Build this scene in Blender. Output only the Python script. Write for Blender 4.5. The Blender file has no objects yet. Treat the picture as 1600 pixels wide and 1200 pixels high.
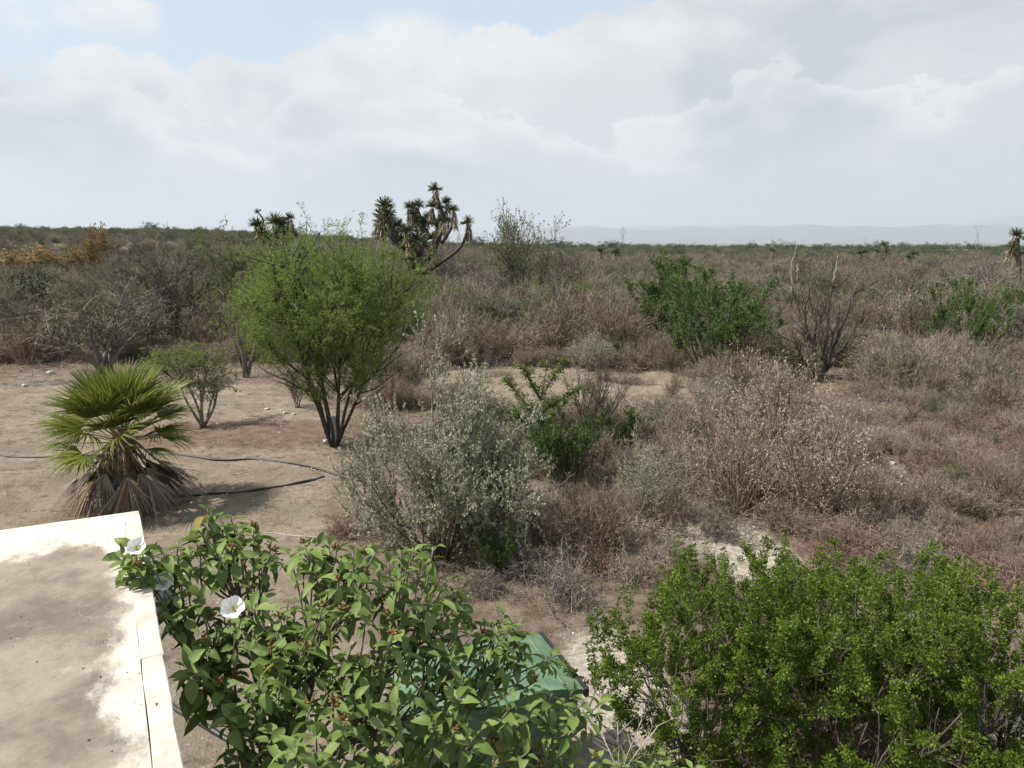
import bpy, math, numpy as np
from mathutils import Vector, Matrix
R_ = math.radians
scene = bpy.context.scene

# ------------------------------------------------------------------ camera
CAM_H, PITCH, FPX = 4.8, R_(10.26), 1232.0        # focal length in pixels of the 1600 x 1200 photograph
cd = bpy.data.cameras.new("camera"); cam = bpy.data.objects.new("camera", cd)
scene.collection.objects.link(cam); scene.camera = cam
cd.sensor_width = 36; cd.lens = 36 * FPX / 1600
cd.clip_start = 0.05; cd.clip_end = 120000
cam.location = (0, 0, CAM_H); cam.rotation_euler = (math.pi / 2 - PITCH, 0, 0)

# ------------------------------------------------------------------ world, sun, exposure
SUN_EL, SUN_AZ = R_(53), R_(-97)                  # azimuth measured from +Y towards +X
w = bpy.data.worlds.new("World"); scene.world = w; w.use_nodes = True
nt = w.node_tree; N = nt.nodes; L = nt.links; N.clear()
def nd(t, **k):
    n = N.new(t)
    for a, b in k.items(): setattr(n, a, b)
    return n
def mth(op, a, b=None, clamp=False):
    n = nd('ShaderNodeMath', operation=op); n.use_clamp = clamp
    for i, v in enumerate((a, b)):
        if v is None: continue
        if isinstance(v, (int, float)): n.inputs[i].default_value = v
        else: L.new(v, n.inputs[i])
    return n.outputs[0]
def sstep(v, a, b):
    n = nd('ShaderNodeMapRange', interpolation_type='SMOOTHSTEP')
    L.new(v, n.inputs[0]); n.inputs[1].default_value = a; n.inputs[2].default_value = b
    return n.outputs[0]
def wmix(f, a, b):
    n = nd('ShaderNodeMix', data_type='RGBA')
    if isinstance(f, float): n.inputs[0].default_value = f
    else: L.new(f, n.inputs[0])
    for i, v in ((6, a), (7, b)):
        if isinstance(v, tuple): n.inputs[i].default_value = (*v, 1)
        else: L.new(v, n.inputs[i])
    return n.outputs[2]
sky = nd('ShaderNodeTexSky', sky_type='NISHITA'); sky.sun_disc = False
sky.sun_elevation = SUN_EL; sky.sun_rotation = SUN_AZ; sky.air_density = 1.0; sky.dust_density = 2.0
tc = nd('ShaderNodeTexCoord'); sep = nd('ShaderNodeSeparateXYZ'); L.new(tc.outputs['Generated'], sep.inputs[0])
az = mth('ARCTAN2', sep.outputs[0], sep.outputs[1]); el = mth('ARCSINE', sep.outputs[2])
cmb = nd('ShaderNodeCombineXYZ')
L.new(mth('MULTIPLY', az, 1.0), cmb.inputs[0]); L.new(mth('MULTIPLY', el, 1.7), cmb.inputs[1]); cmb.inputs[2].default_value = 3.7
def noise(scale, detail, rough, off=0.0, dist=0.0):
    m = nd('ShaderNodeVectorMath', operation='ADD'); L.new(cmb.outputs[0], m.inputs[0]); m.inputs[1].default_value = (off, off * .7, off * 1.3)
    n = nd('ShaderNodeTexNoise'); L.new(m.outputs[0], n.inputs['Vector'])
    n.inputs['Scale'].default_value = scale; n.inputs['Detail'].default_value = detail
    n.inputs['Roughness'].default_value = rough; n.inputs['Distortion'].default_value = dist
    return n.outputs[0]
n_big, n_mid, n_fine, n_hi = noise(2.6, 3, .5, 1.3), noise(10, 8, .60, 4.1, .3), noise(4.0, 6, .55, 9.2, .35), noise(3.2, 7, .55, 5.5, .3)
# a bank of cumulus all round the horizon whose tops rise and fall, broken cloud above it
top = mth('ADD', 0.268, mth('MULTIPLY', mth('SINE', mth('ADD', mth('MULTIPLY', az, 3.0), -0.22)), 0.070))
top = mth('ADD', top, mth('MULTIPLY', mth('SUBTRACT', n_big, .5), .12))
top = mth('ADD', top, mth('MULTIPLY', mth('SUBTRACT', n_mid, .5), .22))
depth = mth('SUBTRACT', top, el)                                     # > 0 inside the bank
bank = sstep(depth, -0.004, 0.018)
high = sstep(n_hi, .53, .66)
cover = mth('MAXIMUM', bank, high)
n_in = noise(5.5, 7, .55, 14.7, .3)
depth2 = mth('SUBTRACT', mth('ADD', .15, mth('MULTIPLY', mth('SUBTRACT', n_in, .5), .42)), el)   # a nearer row of lower puffs in front
row2 = sstep(depth2, -.003, .012); shade2 = sstep(depth2, .0, .075)
shade1 = mth('ADD', mth('MULTIPLY', sstep(depth, .0, .12), .55), mth('MULTIPLY', sstep(n_fine, .40, .60), .60), clamp=True)
shade = mth('ADD', mth('MULTIPLY', shade1, mth('SUBTRACT', 1.0, row2)), mth('MULTIPLY', row2, mth('ADD', mth('MULTIPLY', shade2, .62), mth('MULTIPLY', sstep(n_fine, .36, .62), .55))), clamp=True)
CLOUD_W, CLOUD_G = (6.0, 6.05, 6.1), (3.75, 3.95, 4.25)
ccol = wmix(shade, CLOUD_W, CLOUD_G)
skyc = wmix(.74, sky.outputs[0], (4.6, 5.35, 6.1))                     # thin veil over the blue
full = wmix(cover, skyc, ccol)
bg = nd('ShaderNodeBackground'); bg.inputs[1].default_value = 0.10
L.new(full, bg.inputs[0]); wo = nd('ShaderNodeOutputWorld'); L.new(bg.outputs[0], wo.inputs[0])

sd = bpy.data.lights.new("sun", 'SUN'); sun = bpy.data.objects.new("sun", sd); scene.collection.objects.link(sun)
sd.energy = 5.0; sd.angle = R_(0.6); sd.color = (1.0, .955, .88)
sv = Vector((math.sin(SUN_AZ) * math.cos(SUN_EL), math.cos(SUN_AZ) * math.cos(SUN_EL), math.sin(SUN_EL)))
sun.rotation_euler = sv.to_track_quat('Z', 'Y').to_euler(); sun.location = (-20, 0, 40)
vs = scene.view_settings
vs.view_transform = 'Standard'; vs.look = 'None'; vs.gamma = 1; vs.exposure = 0.60; vs.use_curve_mapping = False
scene.cycles.max_bounces = 6; scene.cycles.diffuse_bounces = 3; scene.cycles.transmission_bounces = 3
HAZE = 1.0e-4
scene.cycles.volume_bounces = 0; scene.cycles.use_denoising = True

# ------------------------------------------------------------------ terrain, pixel <-> ground
def smooth(a, b, x):
    t = np.clip((x - a) / (b - a), 0, 1); return t * t * (3 - 2 * t)
def terrain(x, y):
    x = np.asarray(x, float); y = np.asarray(y, float)
    r = np.hypot(x, y); a = np.arctan2(x, y)
    left = 1 - smooth(-.42, .12, a)
    z = left * 8.0 * smooth(55, 420, r) - (1 - left) * (1.5 * smooth(60, 400, r) + 22 * smooth(450, 3200, r))
    n = smooth(3, 9, r) * (1 - smooth(60, 120, r))
    z = z + n * (.05 * np.sin(.9 * x + 1.3) * np.cos(.7 * y) + .03 * np.sin(2.3 * x - .4 * y) + .02 * np.cos(3.1 * y + 1.7 * x))
    z = z + .5 * smooth(80, 300, r) * (np.sin(x * .021) * np.cos(y * .017))
    return z
def ray(px, py):
    a, b = (px - 800) / FPX, -(py - 600) / FPX
    cp, sp = math.cos(PITCH), math.sin(PITCH)
    return np.array([a, cp + b * sp, -sp + b * cp])
def at_y(px, py, y):                       # point on the pixel's ray at forward distance y
    d = ray(px, py); return np.array([0, 0, CAM_H]) + d * (y / d[1])
def at_z(px, py, z):
    d = ray(px, py); return np.array([0, 0, CAM_H]) + d * ((z - CAM_H) / d[2])
def ground(px, py):
    p = at_z(px, py, 0)
    for _ in range(4): p = at_z(px, py, float(terrain(p[0], p[1])))
    return p
def proj(x, y, z):
    cp, sp = math.cos(PITCH), math.sin(PITCH)
    dz = np.asarray(z) - CAM_H
    dep = np.asarray(y) * cp - dz * sp; up = np.asarray(y) * sp + dz * cp
    return 800 + FPX * np.asarray(x) / dep, 600 - FPX * up / dep
def in_poly(px, py, poly):
    px, py = np.asarray(px), np.asarray(py); ins = np.zeros(px.shape, bool); k = len(poly)
    for i in range(k):
        (x1, y1), (x2, y2) = poly[i], poly[(i + 1) % k]
        c = ((y1 > py) != (y2 > py)) & (px < (x2 - x1) * (py - y1) / (y2 - y1 + 1e-9) + x1); ins ^= c
    return ins

# ------------------------------------------------------------------ materials
def mat(name, cols, rough=.8, transl=0.0, island=.0, nscale=0, objrand=.0, spec=.3, bump=0, bscale=40, hue=0.0):
    """cols: list of colours; picked by noise or per island"""
    m = bpy.data.materials.new(name); m.use_nodes = True
    t = m.node_tree; n = t.nodes; l = t.links; b = n['Principled BSDF']; out = n['Material Output']
    b.inputs['Roughness'].default_value = rough; b.inputs['Specular IOR Level'].default_value = spec
    ramp = n.new('ShaderNodeValToRGB'); e = ramp.color_ramp.elements
    while len(e) < len(cols): e.new(.5)
    for i, c in enumerate(cols):
        e[i].position = i / max(1, len(cols) - 1); e[i].color = (*c, 1)
    if island:
        g = n.new('ShaderNodeNewGeometry'); src = g.outputs['Random Per Island']
        if objrand:
            oi = n.new('ShaderNodeObjectInfo'); mx = n.new('ShaderNodeMix'); mx.inputs[0].default_value = objrand
            l.new(src, mx.inputs[2]); l.new(oi.outputs['Random'], mx.inputs[3]); src = mx.outputs[0]
    else:
        tcn = n.new('ShaderNodeTexCoord'); no = n.new('ShaderNodeTexNoise'); no.inputs['Scale'].default_value = nscale or 3
        no.inputs['Detail'].default_value = 6; no.inputs['Roughness'].default_value = .62
        l.new(tcn.outputs['Object'], no.inputs['Vector'])
        mr = n.new('ShaderNodeMapRange'); mr.inputs[1].default_value = .3; mr.inputs[2].default_value = .7
        l.new(no.outputs[0], mr.inputs[0]); src = mr.outputs[0]
    l.new(src, ramp.inputs[0]); col = ramp.outputs[0]
    l.new(col, b.inputs['Base Color'])
    if bump:
        tcn = n.new('ShaderNodeTexCoord'); no = n.new('ShaderNodeTexNoise'); no.inputs['Scale'].default_value = bscale
        no.inputs['Detail'].default_value = 8; l.new(tcn.outputs['Object'], no.inputs['Vector'])
        bp = n.new('ShaderNodeBump'); bp.inputs['Strength'].default_value = bump; bp.inputs['Distance'].default_value = .02
        l.new(no.outputs[0], bp.inputs['Height']); l.new(bp.outputs[0], b.inputs['Normal'])
    if transl:
        tr = n.new('ShaderNodeBsdfTranslucent'); l.new(col, tr.inputs[0])
        ms = n.new('ShaderNodeMixShader'); ms.inputs[0].default_value = transl
        l.new(b.outputs[0], ms.inputs[1]); l.new(tr.outputs[0], ms.inputs[2]); l.new(ms.outputs[0], out.inputs[0])
    return m
M = {}
M['twig_tan'] = mat('twig_tan', [(.096, .076, .056), (.210, .170, .127), (.335, .283, .218)], island=1, objrand=.45)
M['twig_pink'] = mat('twig_pink', [(.088, .061, .044), (.195, .142, .104), (.305, .240, .182)], island=1, objrand=.45)
M['twig_grey'] = mat('twig_grey', [(.09, .074, .062), (.165, .14, .12), (.27, .235, .205)], island=1, objrand=.35)
M['twig_dark'] = mat('twig_dark', [(.05, .04, .032), (.10, .08, .065), (.15, .125, .10)], island=1, objrand=.3)
M['twig_red'] = mat('twig_red', [(.11, .066, .05), (.185, .118, .090), (.25, .175, .14)], island=1, objrand=.4)
M['fleck'] = mat('fleck_leaf', [(.22, .175, .125), (.37, .305, .235), (.54, .48, .39)], island=1, transl=.25, objrand=.25)
M['silver'] = mat('silver_leaf', [(.22, .22, .140), (.34, .34, .235), (.50, .49, .385)], island=1, transl=.25)
M['green'] = mat('green_leaf', [(.040, .075, .013), (.075, .130, .022), (.125, .185, .036)], island=1, transl=.3, objrand=.2, rough=.6)
M['lush'] = mat('lush_leaf', [(.042, .078, .008), (.105, .165, .015), (.195, .250, .032)], island=1, transl=.35, rough=.5)
M['mesq'] = mat('mesquite_leaf', [(.105, .152, .030), (.185, .250, .052), (.260, .330, .084)], island=1, transl=.5, rough=.6)
M['paleg'] = mat('pale_green_leaf', [(.09, .115, .035), (.145, .170, .055), (.21, .225, .085)], island=1, transl=.4, objrand=.3)
M['olive'] = mat('olive_leaf', [(.055, .065, .028), (.095, .105, .045), (.14, .15, .065)], island=1, transl=.3, objrand=.4)
M['dgreen'] = mat('dark_green_leaf', [(.022, .038, .016), (.040, .064, .026), (.065, .092, .038)], island=1, transl=.2, objrand=.3)
M['amber'] = mat('amber_leaf', [(.15, .105, .03), (.24, .165, .05), (.33, .24, .085)], island=1, transl=.3, objrand=.3)
M['yellow'] = mat('yellow_leaf', [(.22, .20, .06), (.32, .29, .09), (.40, .36, .14)], island=1, transl=.3)
M['cordia'] = mat('broad_leaf', [(.105, .155, .034), (.155, .220, .052), (.205, .268, .076), (.255, .305, .11)], island=1, transl=.32, rough=.55, spec=.3, objrand=.5)
M['bark_dark'] = mat('dark_bark', [(.030, .024, .020), (.06, .05, .042), (.10, .085, .07)], nscale=14, bump=.5)
M['bark_grey'] = mat('grey_bark', [(.07, .058, .048), (.14, .12, .10), (.26, .23, .20)], nscale=12, bump=.5)
M['twig_grey_bark'] = mat('weathered_bark', [(.045, .037, .031), (.085, .072, .061), (.15, .13, .112)], nscale=14, bump=.5)
M['bark_pale'] = mat('pale_bark', [(.22, .19, .16), (.36, .32, .28), (.48, .44, .39)], nscale=9, bump=.4)
M['lime'] = mat('whitewashed_bark', [(.10, .085, .07), (.45, .43, .40), (.66, .64, .60)], nscale=16, bump=.4)
M['petal'] = mat('white_petal', [(.80, .80, .78), (.88, .88, .86)], transl=.25, nscale=8, rough=.6)
M['calyx'] = mat('brown_calyx', [(.09, .055, .018), (.16, .10, .03), (.25, .17, .06)], island=1)
M['yuc'] = mat('yucca_leaf', [(.045, .060, .026), (.085, .105, .042), (.14, .16, .065)], island=1, rough=.5)
M['yucdead'] = mat('dead_yucca_leaf', [(.14, .11, .075), (.27, .22, .14), (.42, .36, .25)], island=1)
M['palm'] = mat('palm_leaf', [(.075, .100, .013), (.150, .180, .026), (.25, .262, .062)], island=1, transl=.3, rough=.42, objrand=.3)
M['palmtip'] = mat('palm_petiole', [(.16, .17, .05), (.26, .23, .09)], nscale=3, rough=.5)
M['pdead'] = mat('dead_palm_frond', [(.075, .060, .048), (.165, .135, .107), (.31, .265, .22)], island=1, objrand=.35)
M['prust'] = mat('rusty_palm_frond', [(.10, .060, .035), (.18, .112, .066), (.28, .20, .135)], island=1, objrand=.2)
M['pbrown'] = mat('brown_petiole', [(.07, .045, .03), (.16, .11, .075), (.30, .24, .18)], nscale=6)
M['straw'] = mat('straw', [(.22, .16, .10), (.34, .27, .18), (.44, .37, .26)], island=1, transl=.2)
M['litter'] = mat('twig_litter', [(.09, .071, .054), (.20, .16, .122), (.36, .305, .245)], island=1)
M['weed'] = mat('weed', [(.07, .085, .03), (.12, .14, .05), (.19, .19, .08)], island=1, transl=.25)
M['stone'] = mat('pale_stone', [(.30, .26, .21), (.45, .41, .35), (.60, .57, .52)], nscale=5, bump=.6, bscale=12)
M['pebble'] = mat('pebble', [(.20, .16, .12), (.36, .31, .25), (.62, .58, .52)], island=1)
M['rubber'] = mat('black_pipe', [(.012, .012, .013), (.022, .021, .021), (.045, .042, .04)], nscale=4, rough=.5, spec=.5)
M['conduit'] = mat('grey_pipe', [(.22, .21, .20), (.34, .33, .31)], nscale=5, rough=.6)
M['steel'] = mat('galvanised_steel', [(.20, .21, .22), (.28, .29, .30)], nscale=.5, rough=.5)
M['whitepvc'] = mat('white_pipe', [(.62, .61, .58), (.75, .74, .72)], nscale=6, rough=.5)

# ------------------------------------------------------------------ numpy mesh library
class MB:
    def __init__(s): s.v = []; s.f = []; s.n = 0                      # f: (array faces, material index)
    def add(s, v, f, mi=0):
        v = np.asarray(v, np.float32).reshape(-1, 3); f = np.asarray(f, np.int64)
        s.v.append(v); s.f.append((f + s.n, mi)); s.n += len(v)
    def join(s, o, mi=None):
        for f, m in o.f: s.f.append((f + s.n, m if mi is None else mi))
        s.v += o.v; s.n += o.n
    def mesh(s, name, mats, smooth_=True):
        me = bpy.data.meshes.new(name)
        v = np.concatenate(s.v); me.vertices.add(len(v)); me.vertices.foreach_set('co', v.ravel())
        loops = np.concatenate([f.ravel() for f, _ in s.f])
        tot = np.concatenate([np.full(len(f), f.shape[1]) for f, _ in s.f])
        mi = np.concatenate([np.full(len(f), m) for f, m in s.f])
        me.loops.add(len(loops)); me.loops.foreach_set('vertex_index', loops.astype(np.int32))
        me.polygons.add(len(tot)); st = np.concatenate([[0], np.cumsum(tot)[:-1]])
        me.polygons.foreach_set('loop_start', st.astype(np.int32)); me.polygons.foreach_set('loop_total', tot.astype(np.int32))
        me.polygons.foreach_set('material_index', mi.astype(np.int32))
        me.polygons.foreach_set('use_smooth', np.full(len(tot), smooth_))
        for m in mats: me.materials.append(M[m] if isinstance(m, str) else m)
        me.update(calc_edges=True); me.validate(); return me
def unit(v): return v / (np.linalg.norm(v, axis=-1, keepdims=True) + 1e-9)
def tubes(mb, P, Rr, sides=3, mi=0):
    P = np.asarray(P, float); Rr = np.asarray(Rr, float); n, k = P.shape[:2]
    T = np.empty_like(P); T[:, 1:-1] = P[:, 2:] - P[:, :-2]; T[:, 0] = P[:, 1] - P[:, 0]; T[:, -1] = P[:, -1] - P[:, -2]; T = unit(T)
    ax = unit(P[:, -1] - P[:, 0]); ref = np.where(np.abs(ax[:, 2:3]) > .8, np.array([[1., .2, 0]]), np.array([[0, .1, 1.]]))[:, None]
    U = unit(np.cross(T, ref)); V = np.cross(T, U)
    a = np.arange(sides) * 2 * math.pi / sides
    ring = P[:, :, None] + Rr[:, :, None, None] * (np.cos(a)[None, None, :, None] * U[:, :, None] + np.sin(a)[None, None, :, None] * V[:, :, None])
    idx = np.arange(n * k * sides).reshape(n, k, sides); nx = np.roll(idx, -1, 2)
    f = np.stack([idx[:, :-1], nx[:, :-1], nx[:, 1:], idx[:, 1:]], -1).reshape(-1, 4)
    mb.add(ring, f, mi)
    if sides > 3:
        mb.f.append((idx[:, 0, ::-1].reshape(n, sides) + mb.n - ring.size // 3, mi)); mb.f.append((idx[:, -1].reshape(n, sides) + mb.n - ring.size // 3, mi))
def ribbons(mb, rng, P, W, mi=0):
    P = np.asarray(P, float); n, k = P.shape[:2]
    ax = unit(P[:, -1] - P[:, 0]); U = unit(np.cross(ax, rng.normal(size=(n, 3))))[:, None]
    taper = np.linspace(1, .35, k)[None, :, None] * np.asarray(W).reshape(-1, 1, 1) * .5
    v = np.stack([P - U * taper, P + U * taper], 2); idx = np.arange(n * k * 2).reshape(n, k, 2)
    f = np.stack([idx[:, :-1, 0], idx[:, :-1, 1], idx[:, 1:, 1], idx[:, 1:, 0]], -1).reshape(-1, 4); mb.add(v, f, mi)
def diamonds(mb, rng, pos, dirs, Ln, Wd, mi=0, fold=.25):
    n = len(pos); d = unit(dirs); s = unit(np.cross(d, rng.normal(size=(n, 3)))); nn = np.cross(d, s)
    Ln = np.broadcast_to(np.asarray(Ln, float), (n,))[:, None]; Wd = np.broadcast_to(np.asarray(Wd, float), (n,))[:, None]
    mid = pos + d * Ln * .45 + nn * Wd * fold
    v = np.stack([pos, mid + s * Wd * .5, pos + d * Ln, mid - s * Wd * .5], 1); idx = np.arange(n * 4).reshape(n, 4); mb.add(v, idx, mi)
def strand(rng, start, d, ln, n=4, wob=.15, up=0.0):
    start = np.asarray(start, float); d = unit(np.asarray(d, float)); ln = np.broadcast_to(np.asarray(ln, float), (len(start),))
    P = [start]; 
    for _ in range(n):
        d = unit(d + rng.normal(size=d.shape) * wob + np.array([0, 0, up])); P.append(P[-1] + d * (ln / n)[:, None])
    return np.stack(P, 1)
def taper(r0, r1, k, n=None):
    r0 = np.atleast_1d(r0)[:, None]; r1 = np.atleast_1d(r1)[:, None]; t = np.linspace(0, 1, k)[None]; r = r0 * (1 - t) + r1 * t
    return np.broadcast_to(r, (n or len(r0), k))
def sample(rng, P, m, t0=.3, t1=1.0):
    """m random points on each strand: position, tangent, owner, t"""
    n, k = P.shape[:2]; own = np.repeat(np.arange(n), m); t = rng.uniform(t0, t1, n * m); s = t * (k - 1); i = np.minimum(s.astype(int), k - 2); fr = (s - i)[:, None]
    a, b = P[own, i], P[own, i + 1]; return a * (1 - fr) + b * fr, unit(b - a), own, t
def deviate(rng, T, lo, hi):
    a = rng.uniform(lo, hi, len(T))[:, None]; s = unit(np.cross(T, rng.normal(size=T.shape))); return unit(T * np.cos(a) + s * np.sin(a))
def cone(rng, n, lo, hi, az0=0, az1=2 * math.pi):
    th = np.arccos(rng.uniform(math.cos(hi), math.cos(lo), n)); ph = rng.uniform(az0, az1, n)
    return np.stack([np.sin(th) * np.cos(ph), np.sin(th) * np.sin(ph), np.cos(th)], -1)

# ------------------------------------------------------------------ scene helpers
C = scene.collection
def link(o, parent=None):
    C.objects.link(o)
    if parent is not None: o.parent = parent
    return o
def tag(o, label=None, cat=None, group=None, kind=None):
    if label: o['label'] = label
    if cat: o['category'] = cat
    if group: o['group'] = group
    if kind: o['kind'] = kind
    return o
def obj(name, me, parent=None, loc=None, rot=None, scale=None):
    o = link(bpy.data.objects.new(name, me), parent)
    if loc is not None: o.location = loc
    if rot is not None: o.rotation_euler = rot
    if scale is not None: o.scale = scale
    return o
def thing(name, label, cat, loc=(0, 0, 0), rz=0, group=None, scale=None):
    o = link(bpy.data.objects.new(name, None)); o.location = loc; o.rotation_euler = (0, 0, rz); o.empty_display_size = .2
    if scale is not None: o.scale = scale
    return tag(o, label, cat, group)

# ------------------------------------------------------------------ ground
def axis(lo, hi, step, far, g=1.085):
    a = list(np.arange(lo, hi + 1e-6, step)); s = step
    while a[-1] < far: s *= g; a.append(a[-1] + s)
    s = step
    while a[0] > -far: s *= g; a.insert(0, a[0] - s)
    return np.array(a)
YARD = [(-400, 615), (0, 600), (110, 585), (250, 600), (430, 600), (520, 640), (575, 720), (510, 770), (520, 830), (560, 900), (640, 1250), (-400, 1250)]
CLEAR = [(640, 605), (700, 578), (860, 572), (1080, 585), (1115, 640), (1000, 662), (860, 672), (760, 660), (680, 640)]
GRAVEL = [(1060, 818), (1180, 808), (1235, 860), (1300, 905), (1180, 930), (1085, 885)]
PATH = [(870, 955), (965, 955), (1060, 1090), (1130, 1250), (900, 1250)]
SPOT = [(1352, 742), (1362, 715), (1400, 708), (1420, 735), (1400, 760), (1365, 762)]
RIGHT_EDGE = [(1540, 1060), (1750, 1040), (1750, 1250), (1500, 1250)]
gx, gy = axis(-24, 24, .22, 45000), axis(0, 46, .22, 45000)
X, Y = np.meshgrid(gx, gy); Z = terrain(X, Y)
nx_, ny_ = len(gx), len(gy); idx = np.arange(nx_ * ny_).reshape(ny_, nx_)
mbg = MB(); mbg.add(np.stack([X, Y, Z], -1), np.stack([idx[:-1, :-1], idx[:-1, 1:], idx[1:, 1:], idx[1:, :-1]], -1).reshape(-1, 4))
def ground_material():
    m = bpy.data.materials.new('dry_soil'); m.use_nodes = True; t = m.node_tree; n = t.nodes; l = t.links; b = n['Principled BSDF']
    b.inputs['Roughness'].default_value = .95; b.inputs['Specular IOR Level'].default_value = .1
    geo = n.new('ShaderNodeNewGeometry'); pos = geo.outputs['Position']
    def noi(sc, det=6, ro=.6, off=0):
        v = n.new('ShaderNodeVectorMath'); v.operation = 'ADD'; l.new(pos, v.inputs[0]); v.inputs[1].default_value = (off, off, 0)
        x = n.new('ShaderNodeTexNoise'); x.inputs['Scale'].default_value = sc; x.inputs['Detail'].default_value = det; x.inputs['Roughness'].default_value = ro
        l.new(v.outputs[0], x.inputs['Vector']); return x.outputs[0]
    def rng_(v, a, b_):
        x = n.new('ShaderNodeMapRange'); x.interpolation_type = 'SMOOTHSTEP'; l.new(v, x.inputs[0]); x.inputs[1].default_value = a; x.inputs[2].default_value = b_; return x.outputs[0]
    def mix(f, a, b_):
        x = n.new('ShaderNodeMix'); x.data_type = 'RGBA'
        l.new(f, x.inputs[0]) if not isinstance(f, float) else setattr(x.inputs[0], 'default_value', f)
        for i, v in ((6, a), (7, b_)):
            if isinstance(v, tuple): x.inputs[i].default_value = (*v, 1)
            else: l.new(v, x.inputs[i])
        return x.outputs[2]
    def at(nm):
        x = n.new('ShaderNodeAttribute'); x.attribute_name = nm; return x.outputs['Fac']
    def add(a, b_, op='ADD'):
        x = n.new('ShaderNodeMath'); x.operation = op
        for i, v in enumerate((a, b_)):
            if isinstance(v, (int, float)): x.inputs[i].default_value = v
            else: l.new(v, x.inputs[i])
        return x.outputs[0]
    def soft(a, amp=.9, sc=1.6):                                     # break the zone's edge up with noise
        return rng_(add(a, add(add(noi(sc, 7, .65, 3), .5, 'SUBTRACT'), amp, 'MULTIPLY')), .35, .65)
    sand = mix(rng_(noi(.9), .35, .65), (.195, .155, .115), (.27, .22, .168))
    sand = mix(rng_(noi(6, 8, .7, 5), .46, .72), sand, (.165, .128, .094)); sand = mix(rng_(noi(.55, 6, .6, 15), .5, .66), sand, (.20, .172, .125))
    sand = mix(rng_(noi(28, 4, .6, 2), .60, .72), sand, (.46, .41, .34))
    litter = mix(rng_(noi(2.2, 8, .7, 9), .35, .65), (.115, .086, .064), (.215, .168, .126))
    grav = mix(rng_(noi(9, 8, .75, 1), .38, .62), (.29, .245, .19), (.47, .43, .365))
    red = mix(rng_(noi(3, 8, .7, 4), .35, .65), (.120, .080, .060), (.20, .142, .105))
    ash = mix(rng_(noi(4, 8, .7, 8), .35, .65), (.075, .066, .06), (.21, .18, .155))
    sand = mix(rng_(noi(2.4, 9, .75, 31), .52, .62), sand, (.13, .10, .075))
    c = mix(soft(at('litter')), sand, litter)
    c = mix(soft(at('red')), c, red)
    c = mix(soft(at('gravel'), .8, 2.5), c, grav)
    c = mix(soft(at('ash'), .9, 2.5), c, ash)
    far = mix(rng_(noi(.02, 8, .7, 40), .4, .6), (.115, .10, .062), (.065, .075, .04))
    c = mix(at('far'), c, far)
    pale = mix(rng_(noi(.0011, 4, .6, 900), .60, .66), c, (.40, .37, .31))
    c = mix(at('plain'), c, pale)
    l.new(c, b.inputs['Base Color'])
    bp = n.new('ShaderNodeBump'); bp.inputs['Strength'].default_value = 1.0; bp.inputs['Distance'].default_value = .06
    h = add(noi(7, 10, .72, 2), add(noi(40, 4, .6, 7), .35, 'MULTIPLY')); l.new(h, bp.inputs['Height']); l.new(bp.outputs[0], b.inputs['Normal'])
    return m
M['soil'] = ground_material()
gme = mbg.mesh('ground', ['soil'])
pxg, pyg = proj(X, np.maximum(Y, .5), Z); pxg = pxg.ravel(); pyg = pyg.ravel(); rr = np.hypot(X, Y).ravel(); yy = Y.ravel(); xx = X.ravel()
def blob(px, py, rx, ry=None):
    g = ground(px, py); return np.exp(-(((xx - g[0]) / rx) ** 2 + ((yy - g[1]) / (ry or rx)) ** 2))
open_ = in_poly(pxg, pyg, YARD) | in_poly(pxg, pyg, CLEAR)
grav = in_poly(pxg, pyg, GRAVEL) | in_poly(pxg, pyg, PATH) | in_poly(pxg, pyg, SPOT) | in_poly(pxg, pyg, RIGHT_EDGE)
behind = (yy < 7.3) & (xx < 1)
atts = {'litter': np.where(open_ | behind, 0., 1.) * (yy > -500), 'gravel': grav.astype(float) * .9 + .6 * blob(430, 640, 1.6, .7) + .5 * blob(960, 590, 2.2, .8) + .5 * blob(60, 580, 2.0, .6),
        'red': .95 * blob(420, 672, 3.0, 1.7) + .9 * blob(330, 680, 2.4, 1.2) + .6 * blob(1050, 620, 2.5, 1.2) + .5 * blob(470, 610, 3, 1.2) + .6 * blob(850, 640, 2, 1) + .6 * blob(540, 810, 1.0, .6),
        'ash': .9 * blob(50, 598, 1.9, .8) + .55 * blob(370, 668, 1.6, .35) + .6 * blob(25, 740, .5, .4),
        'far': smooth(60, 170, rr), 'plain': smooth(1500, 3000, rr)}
def blur(v, n):
    a = v.reshape(ny_, nx_).astype(float)
    for _ in range(n):
        a[1:-1] = (a[:-2] + a[1:-1] + a[2:]) / 3; a[:, 1:-1] = (a[:, :-2] + a[:, 1:-1] + a[:, 2:]) / 3
    return a.ravel()
atts['litter'] = blur(atts['litter'], 14); atts['gravel'] = blur(atts['gravel'], 6)
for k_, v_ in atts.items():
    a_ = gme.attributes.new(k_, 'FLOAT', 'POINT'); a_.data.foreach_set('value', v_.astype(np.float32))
tag(obj('ground', gme), kind='structure')

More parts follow.
